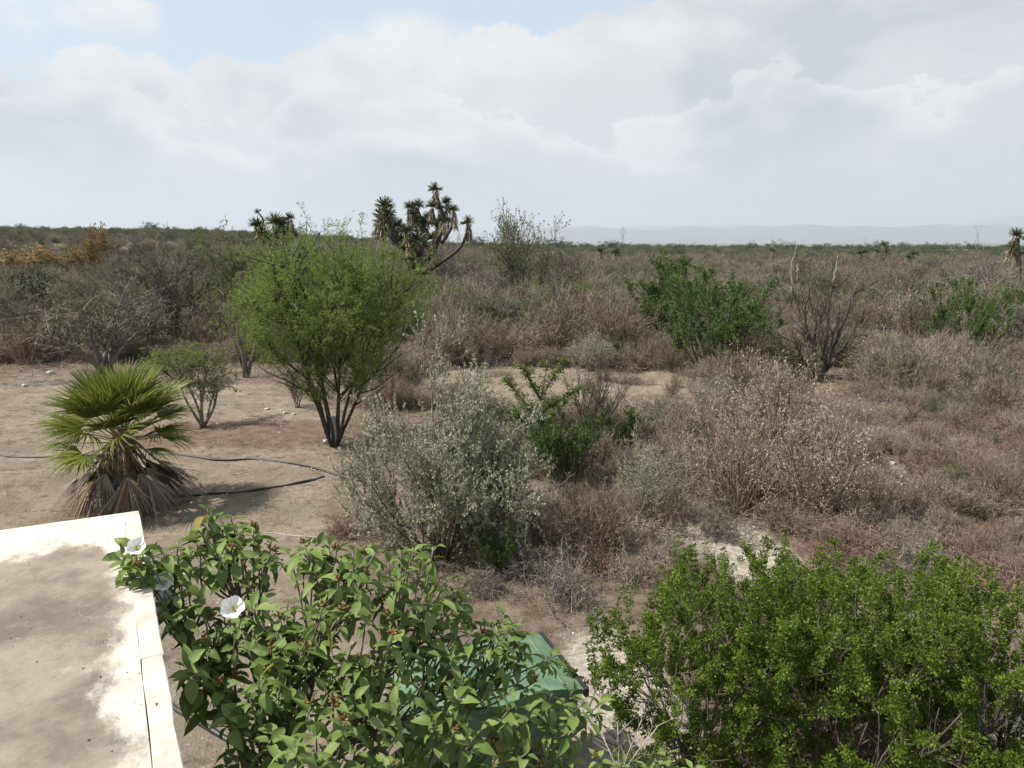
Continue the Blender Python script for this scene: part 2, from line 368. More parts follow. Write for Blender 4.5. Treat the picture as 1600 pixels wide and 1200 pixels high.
# hills on the skyline
def hills(name, dist, prof, seed, c0, c1):
    rng = np.random.default_rng(seed); n = 260; azs = np.linspace(R_(-60), R_(60), n); mb = MB()
    hgt = np.interp(np.degrees(azs), *zip(*prof)); nz = sum(rng.normal() * np.sin(azs * f + rng.uniform(0, 6)) / (f ** .75) for f in np.arange(6, 90, 3)) * 2.2
    hgt = np.maximum(hgt * (1 + .10 * nz), -24); rows = []
    for j, (dd, hf) in enumerate(((-1, 0), (-.55, .32), (-.2, .8), (0, 1), (.5, .55), (1, 0))):
        r = dist * (1 + .12 * dd) * (1 + .01 * np.sin(azs * 40 + j)); z = -24 + (hgt + 24) * hf * (1 + .05 * np.sin(azs * 95 + j * 2)); rows.append(np.stack([np.sin(azs) * r, np.cos(azs) * r, z], -1))
    i = np.arange(n * 6).reshape(6, n); mb.add(np.stack(rows), np.stack([i[:-1, :-1], i[:-1, 1:], i[1:, 1:], i[1:, :-1]], -1).reshape(-1, 4))
    M[name] = mat(name, [c0, c1], nscale=.002); tag(obj(name, mb.mesh(name, [name])), kind='structure')
hills('hills', 17000, [(-60, -24), (-8, -24), (-3, -10), (2, 290), (6, 300), (9, 210), (12, 240), (20, 330), (27, 350), (33, 300), (45, 330), (60, 300)], 3, (.05, .06, .04), (.09, .09, .06))
hills('hills_far', 26000, [(-60, -24), (-14, -24), (-7, 130), (0, 360), (10, 480), (20, 560), (30, 600), (45, 560), (60, 500)], 8, (.05, .06, .05), (.09, .09, .07))


# ------------------------------------------------------------------ shrub kinds: each returns (stems MB, leaves MB) at about 1 m height, unit radius
def k_brush(rng, spread=.62, stems=34, m1=9, m2=6, fl=0, wtw=.0075):
    """fine upright leafless brush; fl > 0 adds small pale flecks of leaf"""
    s, f = MB(), MB(); d = cone(rng, stems, 0, spread * 1.25)
    P = strand(rng, d * np.array([.14, .14, 0]), d, rng.uniform(.65, 1.02, stems), 5, .17, .05)
    tubes(s, P, taper(np.full(stems, .012), .004, 6), 3)
    p, T, o, t = sample(rng, P, m1, .2, 1); d1 = deviate(rng, T, .3, .75); Q = strand(rng, p, d1, rng.uniform(.18, .42, len(p)) * (1.15 - .5 * t), 3, .16, .08)
    ribbons(s, rng, Q, np.full(len(Q), wtw * 1.2))
    p, T, o, t = sample(rng, Q, m2, .2, 1); d2 = deviate(rng, T, .35, .9); W = strand(rng, p, d2, rng.uniform(.07, .19, len(p)), 2, .2, .05)
    ribbons(s, rng, W, np.full(len(W), wtw * .85))
    if fl:
        p, T, o, t = sample(rng, W, fl, .2, 1); diamonds(f, rng, p, deviate(rng, T, .4, 1.3), rng.uniform(.018, .034, len(p)), rng.uniform(.012, .02, len(p)))
    return s, f
def k_mat(rng, fl=0):
    """low tangled twigs"""
    s, f = MB(), MB(); n = 46; d = cone(rng, n, .25, 1.45); P = strand(rng, rng.normal(size=(n, 3)) * [.35, .35, .02], d, rng.uniform(.4, 1.0, n), 5, .28, .02)
    ribbons(s, rng, P, np.full(n, .018)); p, T, o, t = sample(rng, P, 12, .1, 1); Q = strand(rng, p, deviate(rng, T, .4, 1.3), rng.uniform(.12, .4, len(p)), 3, .3, .03)
    ribbons(s, rng, Q, np.full(len(Q), .013)); p, T, o, t = sample(rng, Q, 4, .2, 1); W = strand(rng, p, deviate(rng, T, .4, 1.3), rng.uniform(.06, .2, len(p)), 2, .3)
    ribbons(s, rng, W, np.full(len(W), .010))
    if fl:
        p, T, o, t = sample(rng, W, fl, .2, 1); diamonds(f, rng, p, rng.normal(size=(len(p), 3)), .045, .026)
    return s, f
def k_thorn(rng, leaf=0, lsz=.03, n0=6, lo=.15, hi=.75):
    """small tree with visible crooked limbs, bare or thinly leaved"""
    s, f = MB(), MB(); d = cone(rng, n0, lo, hi); d[:, 2] += .15
    P = strand(rng, rng.normal(size=(n0, 3)) * [.03, .03, 0], d, rng.uniform(.55, .8, n0), 6, .16, .05); tubes(s, P, taper(np.full(n0, .024), .009, 7), 4)
    p, T, o, t = sample(rng, P, 7, .3, 1); A = strand(rng, p, deviate(rng, T, .3, .8), rng.uniform(.25, .5, len(p)), 4, .2, .06); tubes(s, A, taper(np.full(len(A), .009), .003, 5), 3)
    p, T, o, t = sample(rng, A, 8, .2, 1); Q = strand(rng, p, deviate(rng, T, .3, .9), rng.uniform(.1, .28, len(p)), 3, .22, .05); ribbons(s, rng, Q, np.full(len(Q), .007))
    p, T, o, t = sample(rng, Q, 6, .2, 1); W = strand(rng, p, deviate(rng, T, .3, 1.0), rng.uniform(.05, .15, len(p)), 2, .25, .03); ribbons(s, rng, W, np.full(len(W), .005))
    if leaf:
        p, T, o, t = sample(rng, W, leaf, .1, 1); diamonds(f, rng, p, deviate(rng, T, .4, 1.4), rng.uniform(.7, 1.3, len(p)) * lsz, lsz * .6)
    return s, f
def k_finger(rng, leaves=30, lsz=.026, stems=16, hi=.55, side=9, short=4, clump=1):
    """stiff stems closely clothed in small leaves, like fingers"""
    s, f = MB(), MB(); d = cone(rng, stems, 0.05, hi)
    P = strand(rng, d * [.12, .12, 0], d, rng.uniform(.6, 1.05, stems), 6, .09, .05); tubes(s, P, taper(np.full(stems, .014), .004, 7), 4)
    p, T, o, t = sample(rng, P, side, .25, .98); A = strand(rng, p, deviate(rng, T, .35, .95), rng.uniform(.14, .42, len(p)) * (1.2 - .6 * t), 4, .15, .07); tubes(s, A, taper(np.full(len(A), .006), .0025, 5), 3)
    p, T, o, t = sample(rng, A, short, .2, 1); Q = strand(rng, p, deviate(rng, T, .5, 1.2), rng.uniform(.03, .10, len(p)), 2, .2, .1); ribbons(s, rng, Q, np.full(len(Q), .004))
    for S, m, jit in ((P, int(leaves * 1.6), .035), (A, leaves, .028), (Q, max(3, leaves // 3), .018)):
        lo = (.55 if clump == 1 else .28) if S is P else .1
        p, T, o, t = sample(rng, S, max(2, m // clump), lo, 1); p = np.repeat(p, clump, 0); T = np.repeat(T, clump, 0); p = p + rng.normal(size=p.shape) * jit * (.6 if clump == 1 else .42)
        diamonds(f, rng, p, deviate(rng, T, .4, 1.4) + np.array([0, 0, .25]), rng.uniform(.7, 1.25, len(p)) * lsz, rng.uniform(.45, .65, len(p)) * lsz)
    return s, f
def k_silver(rng, leaf=7, stems=20, hi=.62, m=(10, 7), ls=1.0):
    s, f = MB(), MB(); d = cone(rng, stems, .02, hi); th = np.arccos(np.clip(d[:, 2], -1, 1)); P = strand(rng, d * [.10, .10, 0], d, rng.uniform(.6, 1.05, stems) * (1 - .38 * th), 6, .12, .03); tubes(s, P, taper(np.full(stems, .009), .0025, 7), 4)
    p, T, o, t = sample(rng, P, m[0], .12, 1); A = strand(rng, p, deviate(rng, T, .3, .9), rng.uniform(.15, .40, len(p)) * (1.2 - .5 * t), 4, .16, .06); ribbons(s, rng, A, np.full(len(A), .0055))
    p, T, o, t = sample(rng, A, m[1], .15, 1); W = strand(rng, p, deviate(rng, T, .3, .9), rng.uniform(.05, .16, len(p)), 2, .2, .06); ribbons(s, rng, W, np.full(len(W), .0035))
    p, T, o, t = sample(rng, W, leaf, .15, 1); diamonds(f, rng, p, deviate(rng, T, .4, 1.4), rng.uniform(.012, .022, len(p)) * ls, rng.uniform(.009, .015, len(p)) * ls)
    return s, f
def k_feather(rng, leaf=7, stems=7, hi=.62, lsz=.034, m=(9, 9, 6)):
    """feathery leguminous tree: vase of stems, airy twigs, fine leaflets"""
    s, f = MB(), MB(); d = cone(rng, stems, .10, hi); P = strand(rng, rng.normal(size=(stems, 3)) * [.015, .015, 0], d, rng.uniform(.7, .98, stems), 7, .08, .035); tubes(s, P, taper(np.full(stems, .017), .004, 8), 5)
    p, T, o, t = sample(rng, P, m[0], .33, 1); A = strand(rng, p, deviate(rng, T, .3, .9), rng.uniform(.22, .45, len(p)) * (1.25 - .6 * t), 5, .12, .03); tubes(s, A, taper(np.full(len(A), .006), .002, 6), 3)
    p, T, o, t = sample(rng, A, m[1], .15, 1); Q = strand(rng, p, deviate(rng, T, .3, .9), rng.uniform(.07, .20, len(p)), 3, .15, .0); ribbons(s, rng, Q, np.full(len(Q), .0035))
    p, T, o, t = sample(rng, Q, m[2], .1, 1); W = strand(rng, p, deviate(rng, T, .5, 1.2), rng.uniform(.03, .06, len(p)), 2, .1, -.05)
    p, T, o, t = sample(rng, W, leaf, .1, 1); diamonds(f, rng, p, deviate(rng, T, .5, 1.2), rng.uniform(.6, 1.3, len(p)) * lsz * .5, lsz * .20)
    return s, f
def k_tree(rng, leaf=26, lsz=.05):
    """round leafy tree for the middle and far distance"""
    s, f = MB(), MB(); n0 = 5; d = cone(rng, n0, .1, .7); P = strand(rng, rng.normal(size=(n0, 3)) * [.02, .02, 0], d, rng.uniform(.55, .85, n0), 5, .14, .05); tubes(s, P, taper(np.full(n0, .026), .008, 6), 4)
    p, T, o, t = sample(rng, P, 8, .25, 1); A = strand(rng, p, deviate(rng, T, .4, 1.0), rng.uniform(.2, .42, len(p)), 3, .2, .0); ribbons(s, rng, A, np.full(len(A), .008))
    p, T, o, t = sample(rng, A, leaf, .2, 1); p = p + rng.normal(size=p.shape) * .045
    diamonds(f, rng, p, rng.normal(size=p.shape) + [0, 0, .3], rng.uniform(.6, 1.4, len(p)) * lsz, lsz * .65)
    return s, f
KINDS = {   # kind: (generator, stem material, leaf material, variants)
    'brush_tan': (lambda r: k_brush(r), 'twig_tan', 'fleck', 3),
    'brush_pink': (lambda r: k_brush(r, .55, 38, 9, 6), 'twig_pink', 'fleck', 3),
    'fleck': (lambda r: k_brush(r, .75, 26, 9, 6, 4, .006), 'twig_tan', 'fleck', 3),
    'fleck_red': (lambda r: k_brush(r, .75, 26, 9, 6, 3, .006), 'twig_pink', 'fleck', 2),
    'mat_grey': (lambda r: k_mat(r), 'twig_grey', 'fleck', 2), 'mat_red': (lambda r: k_mat(r), 'twig_red', 'fleck', 2), 'mat_tan': (lambda r: k_mat(r, 1), 'twig_tan', 'fleck', 2),
    'thorn_grey': (lambda r: k_thorn(r), 'twig_grey', 'fleck', 3), 'thorn_dark': (lambda r: k_thorn(r), 'twig_dark', 'olive', 2), 'thorn_leafy': (lambda r: k_thorn(r, 1, .034), 'twig_grey', 'paleg', 2),
    'finger': (lambda r: k_finger(r, 40, .026, 15, .75, 9, 4, 3), 'bark_grey', 'green', 3),
    'silver': (lambda r: k_silver(r, 6, 16, .9), 'twig_grey', 'silver', 2),
    'feather': (lambda r: k_feather(r, 6, 6, .65, .06, (8, 7, 5)), 'bark_dark', 'mesq', 2), 'feather_pale': (lambda r: k_feather(r, 4, 6, .7, .06, (7, 6, 4)), 'bark_grey', 'paleg', 2),
    'olive': (lambda r: k_tree(r, 20, .055), 'twig_dark', 'olive', 2), 'dgreen': (lambda r: k_tree(r, 26, .055), 'twig_dark', 'dgreen', 2), 'amber': (lambda r: k_tree(r, 34, .06), 'twig_grey', 'amber', 2), 'yellow': (lambda r: k_mat(r, 3), 'twig_tan', 'yellow', 1),
}
PROTO = {}
for ki, (k_, (gen, sm, lm, nv)) in enumerate(KINDS.items()):
    PROTO[k_] = []
    for v in range(nv):
        s_, f_ = gen(np.random.default_rng(100 + ki * 10 + v)); both = MB(); both.join(s_, 0)
        if f_.n: both.join(f_, 1)
        co = np.concatenate(both.v); h_ = np.percentile(co[:, 2], 99.5); rad = np.percentile(np.hypot(co[:, 0], co[:, 1]), 97)
        PROTO[k_].append(dict(both=both.mesh(k_ + '_shrub', [sm, lm]), stems=s_.mesh(k_ + '_stems', [sm]), leaves=f_.mesh(k_ + '_leaves', [lm], False) if f_.n else None, h=h_, r=rad))

placed = []                                         # (x, y, r): taken ground
prng = np.random.default_rng(7)
def place_mesh(kind, x, y, h, wd, name, label, cat, group=None, parts=False, v=None, rz=None, tilt=.06):
    pr = PROTO[kind][(v if v is not None else prng.integers(99)) % len(PROTO[kind])]
    sc = (wd / 2 / pr['r'], wd / 2 / pr['r'] * prng.uniform(.9, 1.1), h / pr['h']); z = float(terrain(x, y)) - .02
    rot = (prng.normal() * tilt, prng.normal() * tilt, prng.uniform(0, 6.28) if rz is None else rz)
    if parts:
        o = thing(name, label, cat, (x, y, z), rot[2], group, sc); obj('stems', pr['stems'], o)
        if pr['leaves'] is not None: tag(obj('foliage', pr['leaves'], o), kind='stuff')
    else:
        o = tag(obj(name, pr['both'], None, (x, y, z), rot, sc), label, cat, group)
    placed.append((x, y, wd / 2)); return o
def shrub(kind, px, py, hpx, wpx, name, label, cat, group=None, parts=True, **k):
    """px, py: foot of the shrub; its size follows from that distance"""
    g = ground(px, py); m = g[1] / math.cos(PITCH) / FPX * 1.0
    dep = g[1] * math.cos(PITCH) + (CAM_H - g[2]) * math.sin(PITCH)
    return place_mesh(kind, g[0], g[1], hpx * dep / FPX * 1.02, wpx * dep / FPX, name, label, cat, group, parts, **k)

# hand-placed shrubs: (kind, foot x, foot y, height px, width px, name, label, category)
S = [
 ('thorn_grey', 160, 585, 150, 230, 'thorn_bush', 'wide leafless grey thorn bush rising behind the fan palm', 'bush'),
 ('thorn_dark', 285, 548, 170, 190, 'thorn_tree', 'dark leafless thorn tree between grey thorn bush and feathery green tree', 'tree'),
 ('brush_pink', 40, 570, 75, 120, 'dry_shrub', 'rounded purplish brown dry shrub beside the ashy rubble patch', 'shrub'),
 ('brush_pink', 92, 560, 62, 80, 'dry_shrub', 'small purplish brown shrub just behind the ashy rubble patch', 'shrub'),
 ('dgreen', 52, 528, 105, 60, 'evergreen_shrub', 'tall narrow dark green shrub behind the purplish brown shrubs', 'shrub'),
 ('olive', 15, 505, 60, 90, 'evergreen_shrub', 'dull olive shrub beside the narrow dark green shrub', 'shrub'),
 ('feather_pale', 318, 668, 130, 150, 'young_mesquite', 'young thin yellow-green mesquite with slanting stems beside the fan palm', 'tree'),
 ('feather_pale', 385, 590, 225, 150, 'young_mesquite', 'pale feathery mesquite half hidden behind the big round mesquite', 'tree'),
 ('feather', 285, 600, 60, 120, 'young_mesquite', 'low spreading bright green mesquite behind the fan palm', 'tree'),
 ('thorn_dark', 466, 637, 62, 60, 'thorn_bush', 'small bare dark sapling on open soil left of the big mesquite trunk', 'bush'),
 ('brush_pink', 655, 570, 85, 110, 'dry_shrub', 'reddish brown dry shrub touching the right flank of the big mesquite', 'shrub'),
 ('brush_tan', 715, 562, 110, 120, 'dry_shrub', 'tall tan brush at the left end of the central clearing', 'shrub'),
 ('brush_pink', 790, 568, 70, 130, 'dry_shrub', 'low pinkish brush along the back of the central clearing', 'shrub'),
 ('brush_tan', 868, 560, 118, 150, 'dry_shrub', 'broad pale tan brush behind the central clearing', 'shrub'),
 ('brush_pink', 958, 565, 112, 140, 'dry_shrub', 'dark purplish brush between tan brush and large green shrub', 'shrub'),
 ('silver', 925, 580, 68, 90, 'silver_shrub', 'small whitish silver-leaved shrub at the back edge of the clearing', 'shrub'),
 ('thorn_leafy', 822, 490, 158, 130, 'thorn_tree', 'pale twiggy tree whose sparse crown rises above the skyline', 'tree'),
 ('thorn_dark', 884, 478, 88, 90, 'thorn_tree', 'dark crooked bare tree right of the pale twiggy tree', 'tree'),
 ('thorn_grey', 690, 470, 105, 80, 'thorn_bush', 'grey leafless bush in front of the large branching yucca', 'bush'),
 ('finger', 762, 505, 48, 70, 'green_shrub', 'small green shrub among tan brush behind the clearing', 'shrub'),
 ('finger', 1045, 550, 145, 140, 'green_shrub', 'upright dark green shrub at the left of the large green thicket', 'shrub'),
 ('finger', 1110, 588, 165, 195, 'green_shrub', 'large dense green shrub beyond the clearing, left of the dead tree', 'shrub'),
 ('finger', 1150, 572, 125, 120, 'green_shrub', 'lighter green shrub at the right of the large green thicket', 'shrub'),
 ('finger', 1495, 585, 145, 120, 'green_shrub', 'tall green shrub right of the dead tree', 'shrub'),
 ('finger', 1580, 560, 110, 110, 'green_shrub', 'spreading green shrub at the right-hand end of the scrub', 'shrub'),
 ('finger', 1450, 545, 90, 60, 'green_shrub', 'narrow green shrub between dead tree and tall green shrub', 'shrub'),
 ('thorn_grey', 1552, 500, 110, 130, 'thorn_tree', 'grey bare spreading tree behind the tall green shrub', 'tree'),
 ('finger', 1410, 462, 32, 60, 'green_shrub', 'small flat green shrub deep in the brown scrub behind the dead tree', 'shrub'),
 ('amber', 25, 448, 62, 130, 'amber_tree', 'low amber-leaved tree on the rise at the far left', 'tree'),
 ('amber', 148, 442, 88, 60, 'amber_tree', 'tall amber-leaved tree topping the skyline on the rise', 'tree'),
 ('amber', 92, 446, 58, 85, 'amber_tree', 'amber-leaved tree standing between two other amber trees', 'tree'),
 ('finger', 885, 770, 150, 130, 'green_shrub', 'loose green shrub right behind the stiff-armed green shrub', 'shrub'),
 ('finger', 968, 715, 85, 110, 'green_shrub', 'rounded green shrub in front of the central clearing', 'shrub'),
 ('thorn_dark', 925, 720, 165, 110, 'thorn_bush', 'thin dark bare saplings between the two loose green shrubs', 'bush'),
 ('silver', 1015, 812, 135, 150, 'silver_shrub', 'pale silver-flecked shrub left of the wide brown thicket', 'shrub'),
 ('fleck_red', 1150, 800, 185, 190, 'dry_shrub', 'tall pale-flecked shrub forming the left half of the wide brown thicket', 'shrub'),
 ('fleck_red', 1265, 805, 190, 215, 'dry_shrub', 'tall pale-flecked shrub forming the right half of the wide brown thicket', 'shrub'),
 ('fleck', 1205, 720, 170, 190, 'dry_shrub', 'greyish flecked shrub at the back of the wide brown thicket', 'shrub'),
 ('brush_pink', 935, 868, 115, 150, 'dry_shrub', 'dense rusty brown brush in front of the silver-flecked shrub', 'shrub'),
 ('brush_tan', 860, 865, 95, 100, 'dry_shrub', 'tan brush in the shade right of the big silver shrub', 'shrub'),
 ('mat_grey', 1120, 838, 62, 130, 'dead_twigs', 'tangle of bleached grey twigs beside the gravel patch', 'twigs'),
 ('mat_grey', 880, 940, 85, 190, 'dead_twigs', 'wide low tangle of grey twigs behind the green metal bin', 'twigs'),
 ('mat_grey', 830, 905, 55, 150, 'dead_twigs', 'low grey twig tangle in front of the big silver shrub', 'twigs'),
 ('mat_tan', 990, 905, 55, 140, 'dead_twigs', 'low tan twig tangle between gravel patch and grey twigs', 'twigs'),
 ('mat_grey', 1440, 905, 70, 190, 'dead_twigs', 'bleached grey twig mound behind the lush green shrubs', 'twigs'),
 ('mat_red', 1330, 862, 60, 180, 'dead_twigs', 'reddish low twig mound right of the gravel patch', 'twigs'),
 ('mat_red', 1540, 920, 70, 170, 'dead_twigs', 'reddish twig mound at the right behind the lush green shrubs', 'twigs'),
 ('finger', 775, 895, 82, 80, 'green_shrub', 'small dark green shrub in the shade of the big silver shrub', 'shrub'),
 ('yellow', 1465, 768, 42, 55, 'yellow_shrub', 'small yellowish shrub in the low brown scrub', 'shrub'),
 ('yellow', 1562, 785, 50, 70, 'yellow_shrub', 'yellowish shrub at the right side of the low brown scrub', 'shrub'),
 ('mat_red', 545, 835, 35, 110, 'dead_twigs', 'reddish brushwood lying at the foot of the big silver shrub', 'twigs'),
]
for k_ in S: shrub(*k_)

# random scrub between and behind them
BLOCK = [YARD, CLEAR, GRAVEL, PATH, SPOT]
cand = []
for d0, d1, step in ((10.0, 15, .60), (15, 24, .78), (24, 36, 1.15), (36, 60, 1.7)):
    for x in np.arange(-44, 44, step):
        for y in np.arange(d0 * .8, d1, step):
            x1, y1 = x + prng.uniform(-.5, .5) * step, y + prng.uniform(-.5, .5) * step; r = math.hypot(x1, y1)
            if not (d0 <= r < d1) or abs(math.atan2(x1, y1)) > R_(38): continue
            px, py = proj(x1, y1, terrain(x1, y1))
            if any(in_poly(px, py, b) for b in BLOCK if b is not CLEAR) or py > 930: continue
            clr = bool(in_poly(px, py, CLEAR))
            if clr and prng.uniform() > .30: continue
            if px < 560 and py > 566: continue
            if px < 720 and 640 < py: continue
            if abs(px - 1290) < 62 and 575 < py < 655: continue
            if r < 30 and any((x1 - a) ** 2 + (y1 - b) ** 2 < (.55 * c) ** 2 for a, b, c in placed[:len(S)]): continue
            cand.append((x1, y1, r, float(px), -1.0 if clr else float(py)))
zone_n = np.random.default_rng(3)
rest = []; picks = []
for x, y, r, px, py in cand:
    q = .5 + .5 * math.sin(x * .33 + 1.2) * math.cos(y * .29 + x * .11); u = prng.uniform()
    if r < 15:   kind, h = (('mat_tan', 'mat_grey', 'mat_red', 'brush_pink', 'fleck')[int(min(4, u * 5))], prng.uniform(.28, .58))
    elif r < 24: kind, h = (('fleck', 'fleck_red', 'brush_pink', 'mat_tan', 'mat_red', 'brush_tan', 'thorn_leafy')[int(u * 7)], prng.uniform(.45, 1.15))
    elif r < 36: kind, h = (('fleck', 'brush_tan', 'brush_pink', 'fleck', 'thorn_leafy', 'fleck_red', 'brush_tan')[int(u * 7)], prng.uniform(.9, 1.8))
    else:
        opts = ['brush_tan', 'brush_pink', 'brush_tan', 'thorn_grey', 'fleck', 'thorn_dark', 'brush_pink', 'thorn_leafy', 'olive', 'feather_pale']
        if px < 420: opts += ['olive', 'thorn_dark', 'olive', 'dgreen', 'thorn_leafy']
        if 440 < px < 860: opts += ['feather_pale', 'olive', 'feather_pale', 'olive', 'feather', 'thorn_leafy']
        if px > 860: opts += ['feather_pale', 'olive']
        kind, h = opts[int(u * len(opts))], prng.uniform(1.4, 2.5)
        if kind.startswith('thorn'): h *= 1.15
    if r < 24 and kind.startswith('mat'): h = min(h, .6)
    if py < 0: kind, h = (('mat_tan', 'mat_red', 'brush_tan', 'fleck', 'brush_pink')[int(u * 5)], prng.uniform(.2, .55))
    h *= .75 + .5 * q; wd = h * prng.uniform(1.0, 1.5) if not kind.startswith('mat') else prng.uniform(1.0, 1.8)
    picks.append((h * wd / r ** 2, kind, x, y, r, h, wd))
picks.sort(key=lambda p: -p[0])
LAB = {
 'brush_tan': ('dry_shrub', 'tan leafless brush'), 'brush_pink': ('dry_shrub', 'pinkish brown leafless brush'),
 'fleck': ('dry_shrub', 'brown shrub flecked with pale dry leaves'), 'fleck_red': ('dry_shrub', 'reddish brown shrub flecked with few pale dry leaves'),
 'thorn_grey': ('thorn_bush', 'grey bare thorn bush'), 'thorn_dark': ('thorn_bush', 'dark bare thorn bush'),
 'thorn_leafy': ('thorn_bush', 'grey thorn bush with thin pale green leaves'), 'olive': ('evergreen_shrub', 'rounded dull olive shrub'), 'dgreen': ('evergreen_shrub', 'rounded dark green shrub'),
 'mat_grey': ('dead_twigs', 'low heap of bleached grey twigs'), 'mat_red': ('dead_twigs', 'low heap of reddish twigs'), 'mat_tan': ('dead_twigs', 'low heap of tan twigs'),
 'feather_pale': ('young_mesquite', 'pale feathery mesquite'), 'feather': ('young_mesquite', 'fresh green feathery mesquite'),
}
MARKS = [('the dead tree', 1283, 592), ('the big round mesquite', 527, 640), ('the large green thicket', 1100, 575), ('the central clearing', 880, 575), ('the gravel patch', 1150, 830), ('the wide brown thicket', 1200, 770), ('the branching yucca', 655, 484),
         ('the amber trees', 95, 450), ('the wide grey thorn bush', 160, 585), ('the tall green shrub', 1495, 585), ('the yellowish shrubs', 1510, 775), ('the lush green shrubs', 1400, 930), ('the pale twiggy tree', 822, 490), ('the bare spot of limestone', 1390, 730), ('the pale-skirted yucca', 1590, 462), ('the dark thorn tree', 285, 548), ('the shaggy dark yucca', 432, 484), ('the big silver shrub', 690, 868)]
MARKG = [(n_, ground(a_, b_)) for n_, a_, b_ in MARKS]
for i, (a, kind, x, y, r, h, wd) in enumerate(picks):
    if i < 295:
        nm, lb = LAB[kind]; near = min(MARKG, key=lambda q: math.hypot(q[1][0] - x, q[1][1] - y))[0]
        lb = (('tall ' if h > 2.0 else 'small ' if h < 1.0 else '') if not kind.startswith('mat') else '') + lb + ' near ' + near
        place_mesh(kind, x, y, h, wd, nm, lb, {'dry_shrub': 'shrub', 'thorn_bush': 'bush', 'evergreen_shrub': 'shrub', 'dead_twigs': 'twigs', 'young_mesquite': 'tree'}[nm], lb)
    else: rest.append((kind, x, y, h, wd))

# ------------------------------------------------------------------ masses nobody could count: points carrying shared meshes
def mass(name, label, cat, items):
    """items: (kind, x, y, h, width); one object whose points carry the kind's meshes"""
    kinds = sorted({k for k, *_ in items}); col = bpy.data.collections.new(name + '_meshes'); order = {}; protos = []
    for k in kinds:
        for v, pr in enumerate(PROTO[k]): protos.append((k, v, pr))
    for i, (k, v, pr) in enumerate(protos):
        o = bpy.data.objects.new('m%03d' % i, pr['both']); col.objects.link(o); order[(k, v)] = i
    rng = np.random.default_rng(len(items)); n = len(items)
    pos = np.zeros((n, 3)); sc = np.zeros((n, 3)); rot = np.zeros((n, 3)); ix = np.zeros(n, int)
    for i, (k, x, y, h, wd) in enumerate(items):
        v = rng.integers(len(PROTO[k])); pr = PROTO[k][v]; ix[i] = order[(k, v)]; s = wd / 2 / pr['r']; sc[i] = (s, s, h / pr['h']); pos[i, :2] = (x, y); rot[i] = (rng.normal() * .06, rng.normal() * .06, rng.uniform(0, 6.28))
    pos[:, 2] = terrain(pos[:, 0], pos[:, 1]) - .03
    me = bpy.data.meshes.new(name); me.vertices.add(n); me.vertices.foreach_set('co', pos.astype(np.float32).ravel())
    for nm, arr, ty in (('sc', sc, 'FLOAT_VECTOR'), ('rt', rot, 'FLOAT_VECTOR')):
        a = me.attributes.new(nm, ty, 'POINT'); a.data.foreach_set('vector', arr.astype(np.float32).ravel())
    a = me.attributes.new('ix', 'INT', 'POINT'); a.data.foreach_set('value', ix.astype(np.int32))
    ng = bpy.data.node_groups.new(name, 'GeometryNodeTree'); ng.interface.new_socket('Geometry', in_out='INPUT', socket_type='NodeSocketGeometry'); ng.interface.new_socket('Geometry', in_out='OUTPUT', socket_type='NodeSocketGeometry')
    g = ng.nodes; gi, go = g.new('NodeGroupInput'), g.new('NodeGroupOutput'); ci = g.new('GeometryNodeCollectionInfo'); ci.inputs['Collection'].default_value = col
    ci.inputs['Separate Children'].default_value = True; ci.inputs['Reset Children'].default_value = True; ip = g.new('GeometryNodeInstanceOnPoints'); ip.inputs['Pick Instance'].default_value = True
    def attr(nm, ty):
        x = g.new('GeometryNodeInputNamedAttribute'); x.data_type = ty; x.inputs[0].default_value = nm; return [s for s in x.outputs if s.enabled and s.name == 'Attribute'][0]
    ng.links.new(gi.outputs[0], ip.inputs['Points']); ng.links.new(ci.outputs[0], ip.inputs['Instance']); ng.links.new(attr('ix', 'INT'), ip.inputs['Instance Index'])
    ng.links.new(attr('rt', 'FLOAT_VECTOR'), ip.inputs['Rotation']); ng.links.new(attr('sc', 'FLOAT_VECTOR'), ip.inputs['Scale']); ng.links.new(ip.outputs[0], go.inputs[0])
    o = obj(name, me); md = o.modifiers.new('scatter', 'NODES'); md.node_group = ng
    return tag(o, label, cat, kind='stuff')
under = np.random.default_rng(77)
for _ in range(2600):
    r = math.sqrt(under.uniform(11 ** 2, 38 ** 2)); a = under.uniform(-R_(36), R_(36)); x, y = r * math.sin(a), r * math.cos(a); px, py = proj(x, y, terrain(x, y))
    if any(in_poly(px, py, b) for b in BLOCK) or py > 900 or (px < 560 and py > 566) or (px < 720 and py > 640) or (abs(px - 1290) < 50 and 575 < py < 640): continue
    h = under.uniform(.25, .55) * (1 + .03 * (r - 11)); rest.append((('mat_tan', 'brush_tan', 'mat_grey', 'brush_pink', 'fleck', 'mat_red')[under.integers(6)], x, y, h, h * under.uniform(1.6, 2.6)))
mass('scrub', 'brown leafless scrub filling the field between the larger shrubs', 'scrub', rest)
far = []
frng = np.random.default_rng(21)
def wedge(n, r0, r1, half=44):
    r = np.sqrt(frng.uniform(r0 ** 2, r1 ** 2, n)); a = frng.uniform(-R_(half), R_(half), n); return r * np.sin(a), r * np.cos(a), r, np.degrees(a)
for x, y, r, a in zip(*wedge(2600, 58, 150)):
    left = a < -12; u = frng.uniform()
    pool = ['brush_tan', 'brush_pink', 'brush_tan', 'thorn_grey', 'brush_pink', 'thorn_dark', 'olive', 'thorn_leafy', 'fleck']
    if left: pool += ['olive', 'olive', 'dgreen', 'thorn_dark', 'thorn_dark']
    if -15 < a < 3 and r > 75: pool += ['olive', 'feather_pale', 'olive', 'dgreen', 'feather_pale']
    k = pool[int(u * len(pool))]; h = frng.uniform(1.5, 2.6) * (1.2 if k[:2] in ('th', 'dg') else 1); far.append((k, x, y, h, h * frng.uniform(1.1, 1.6)))
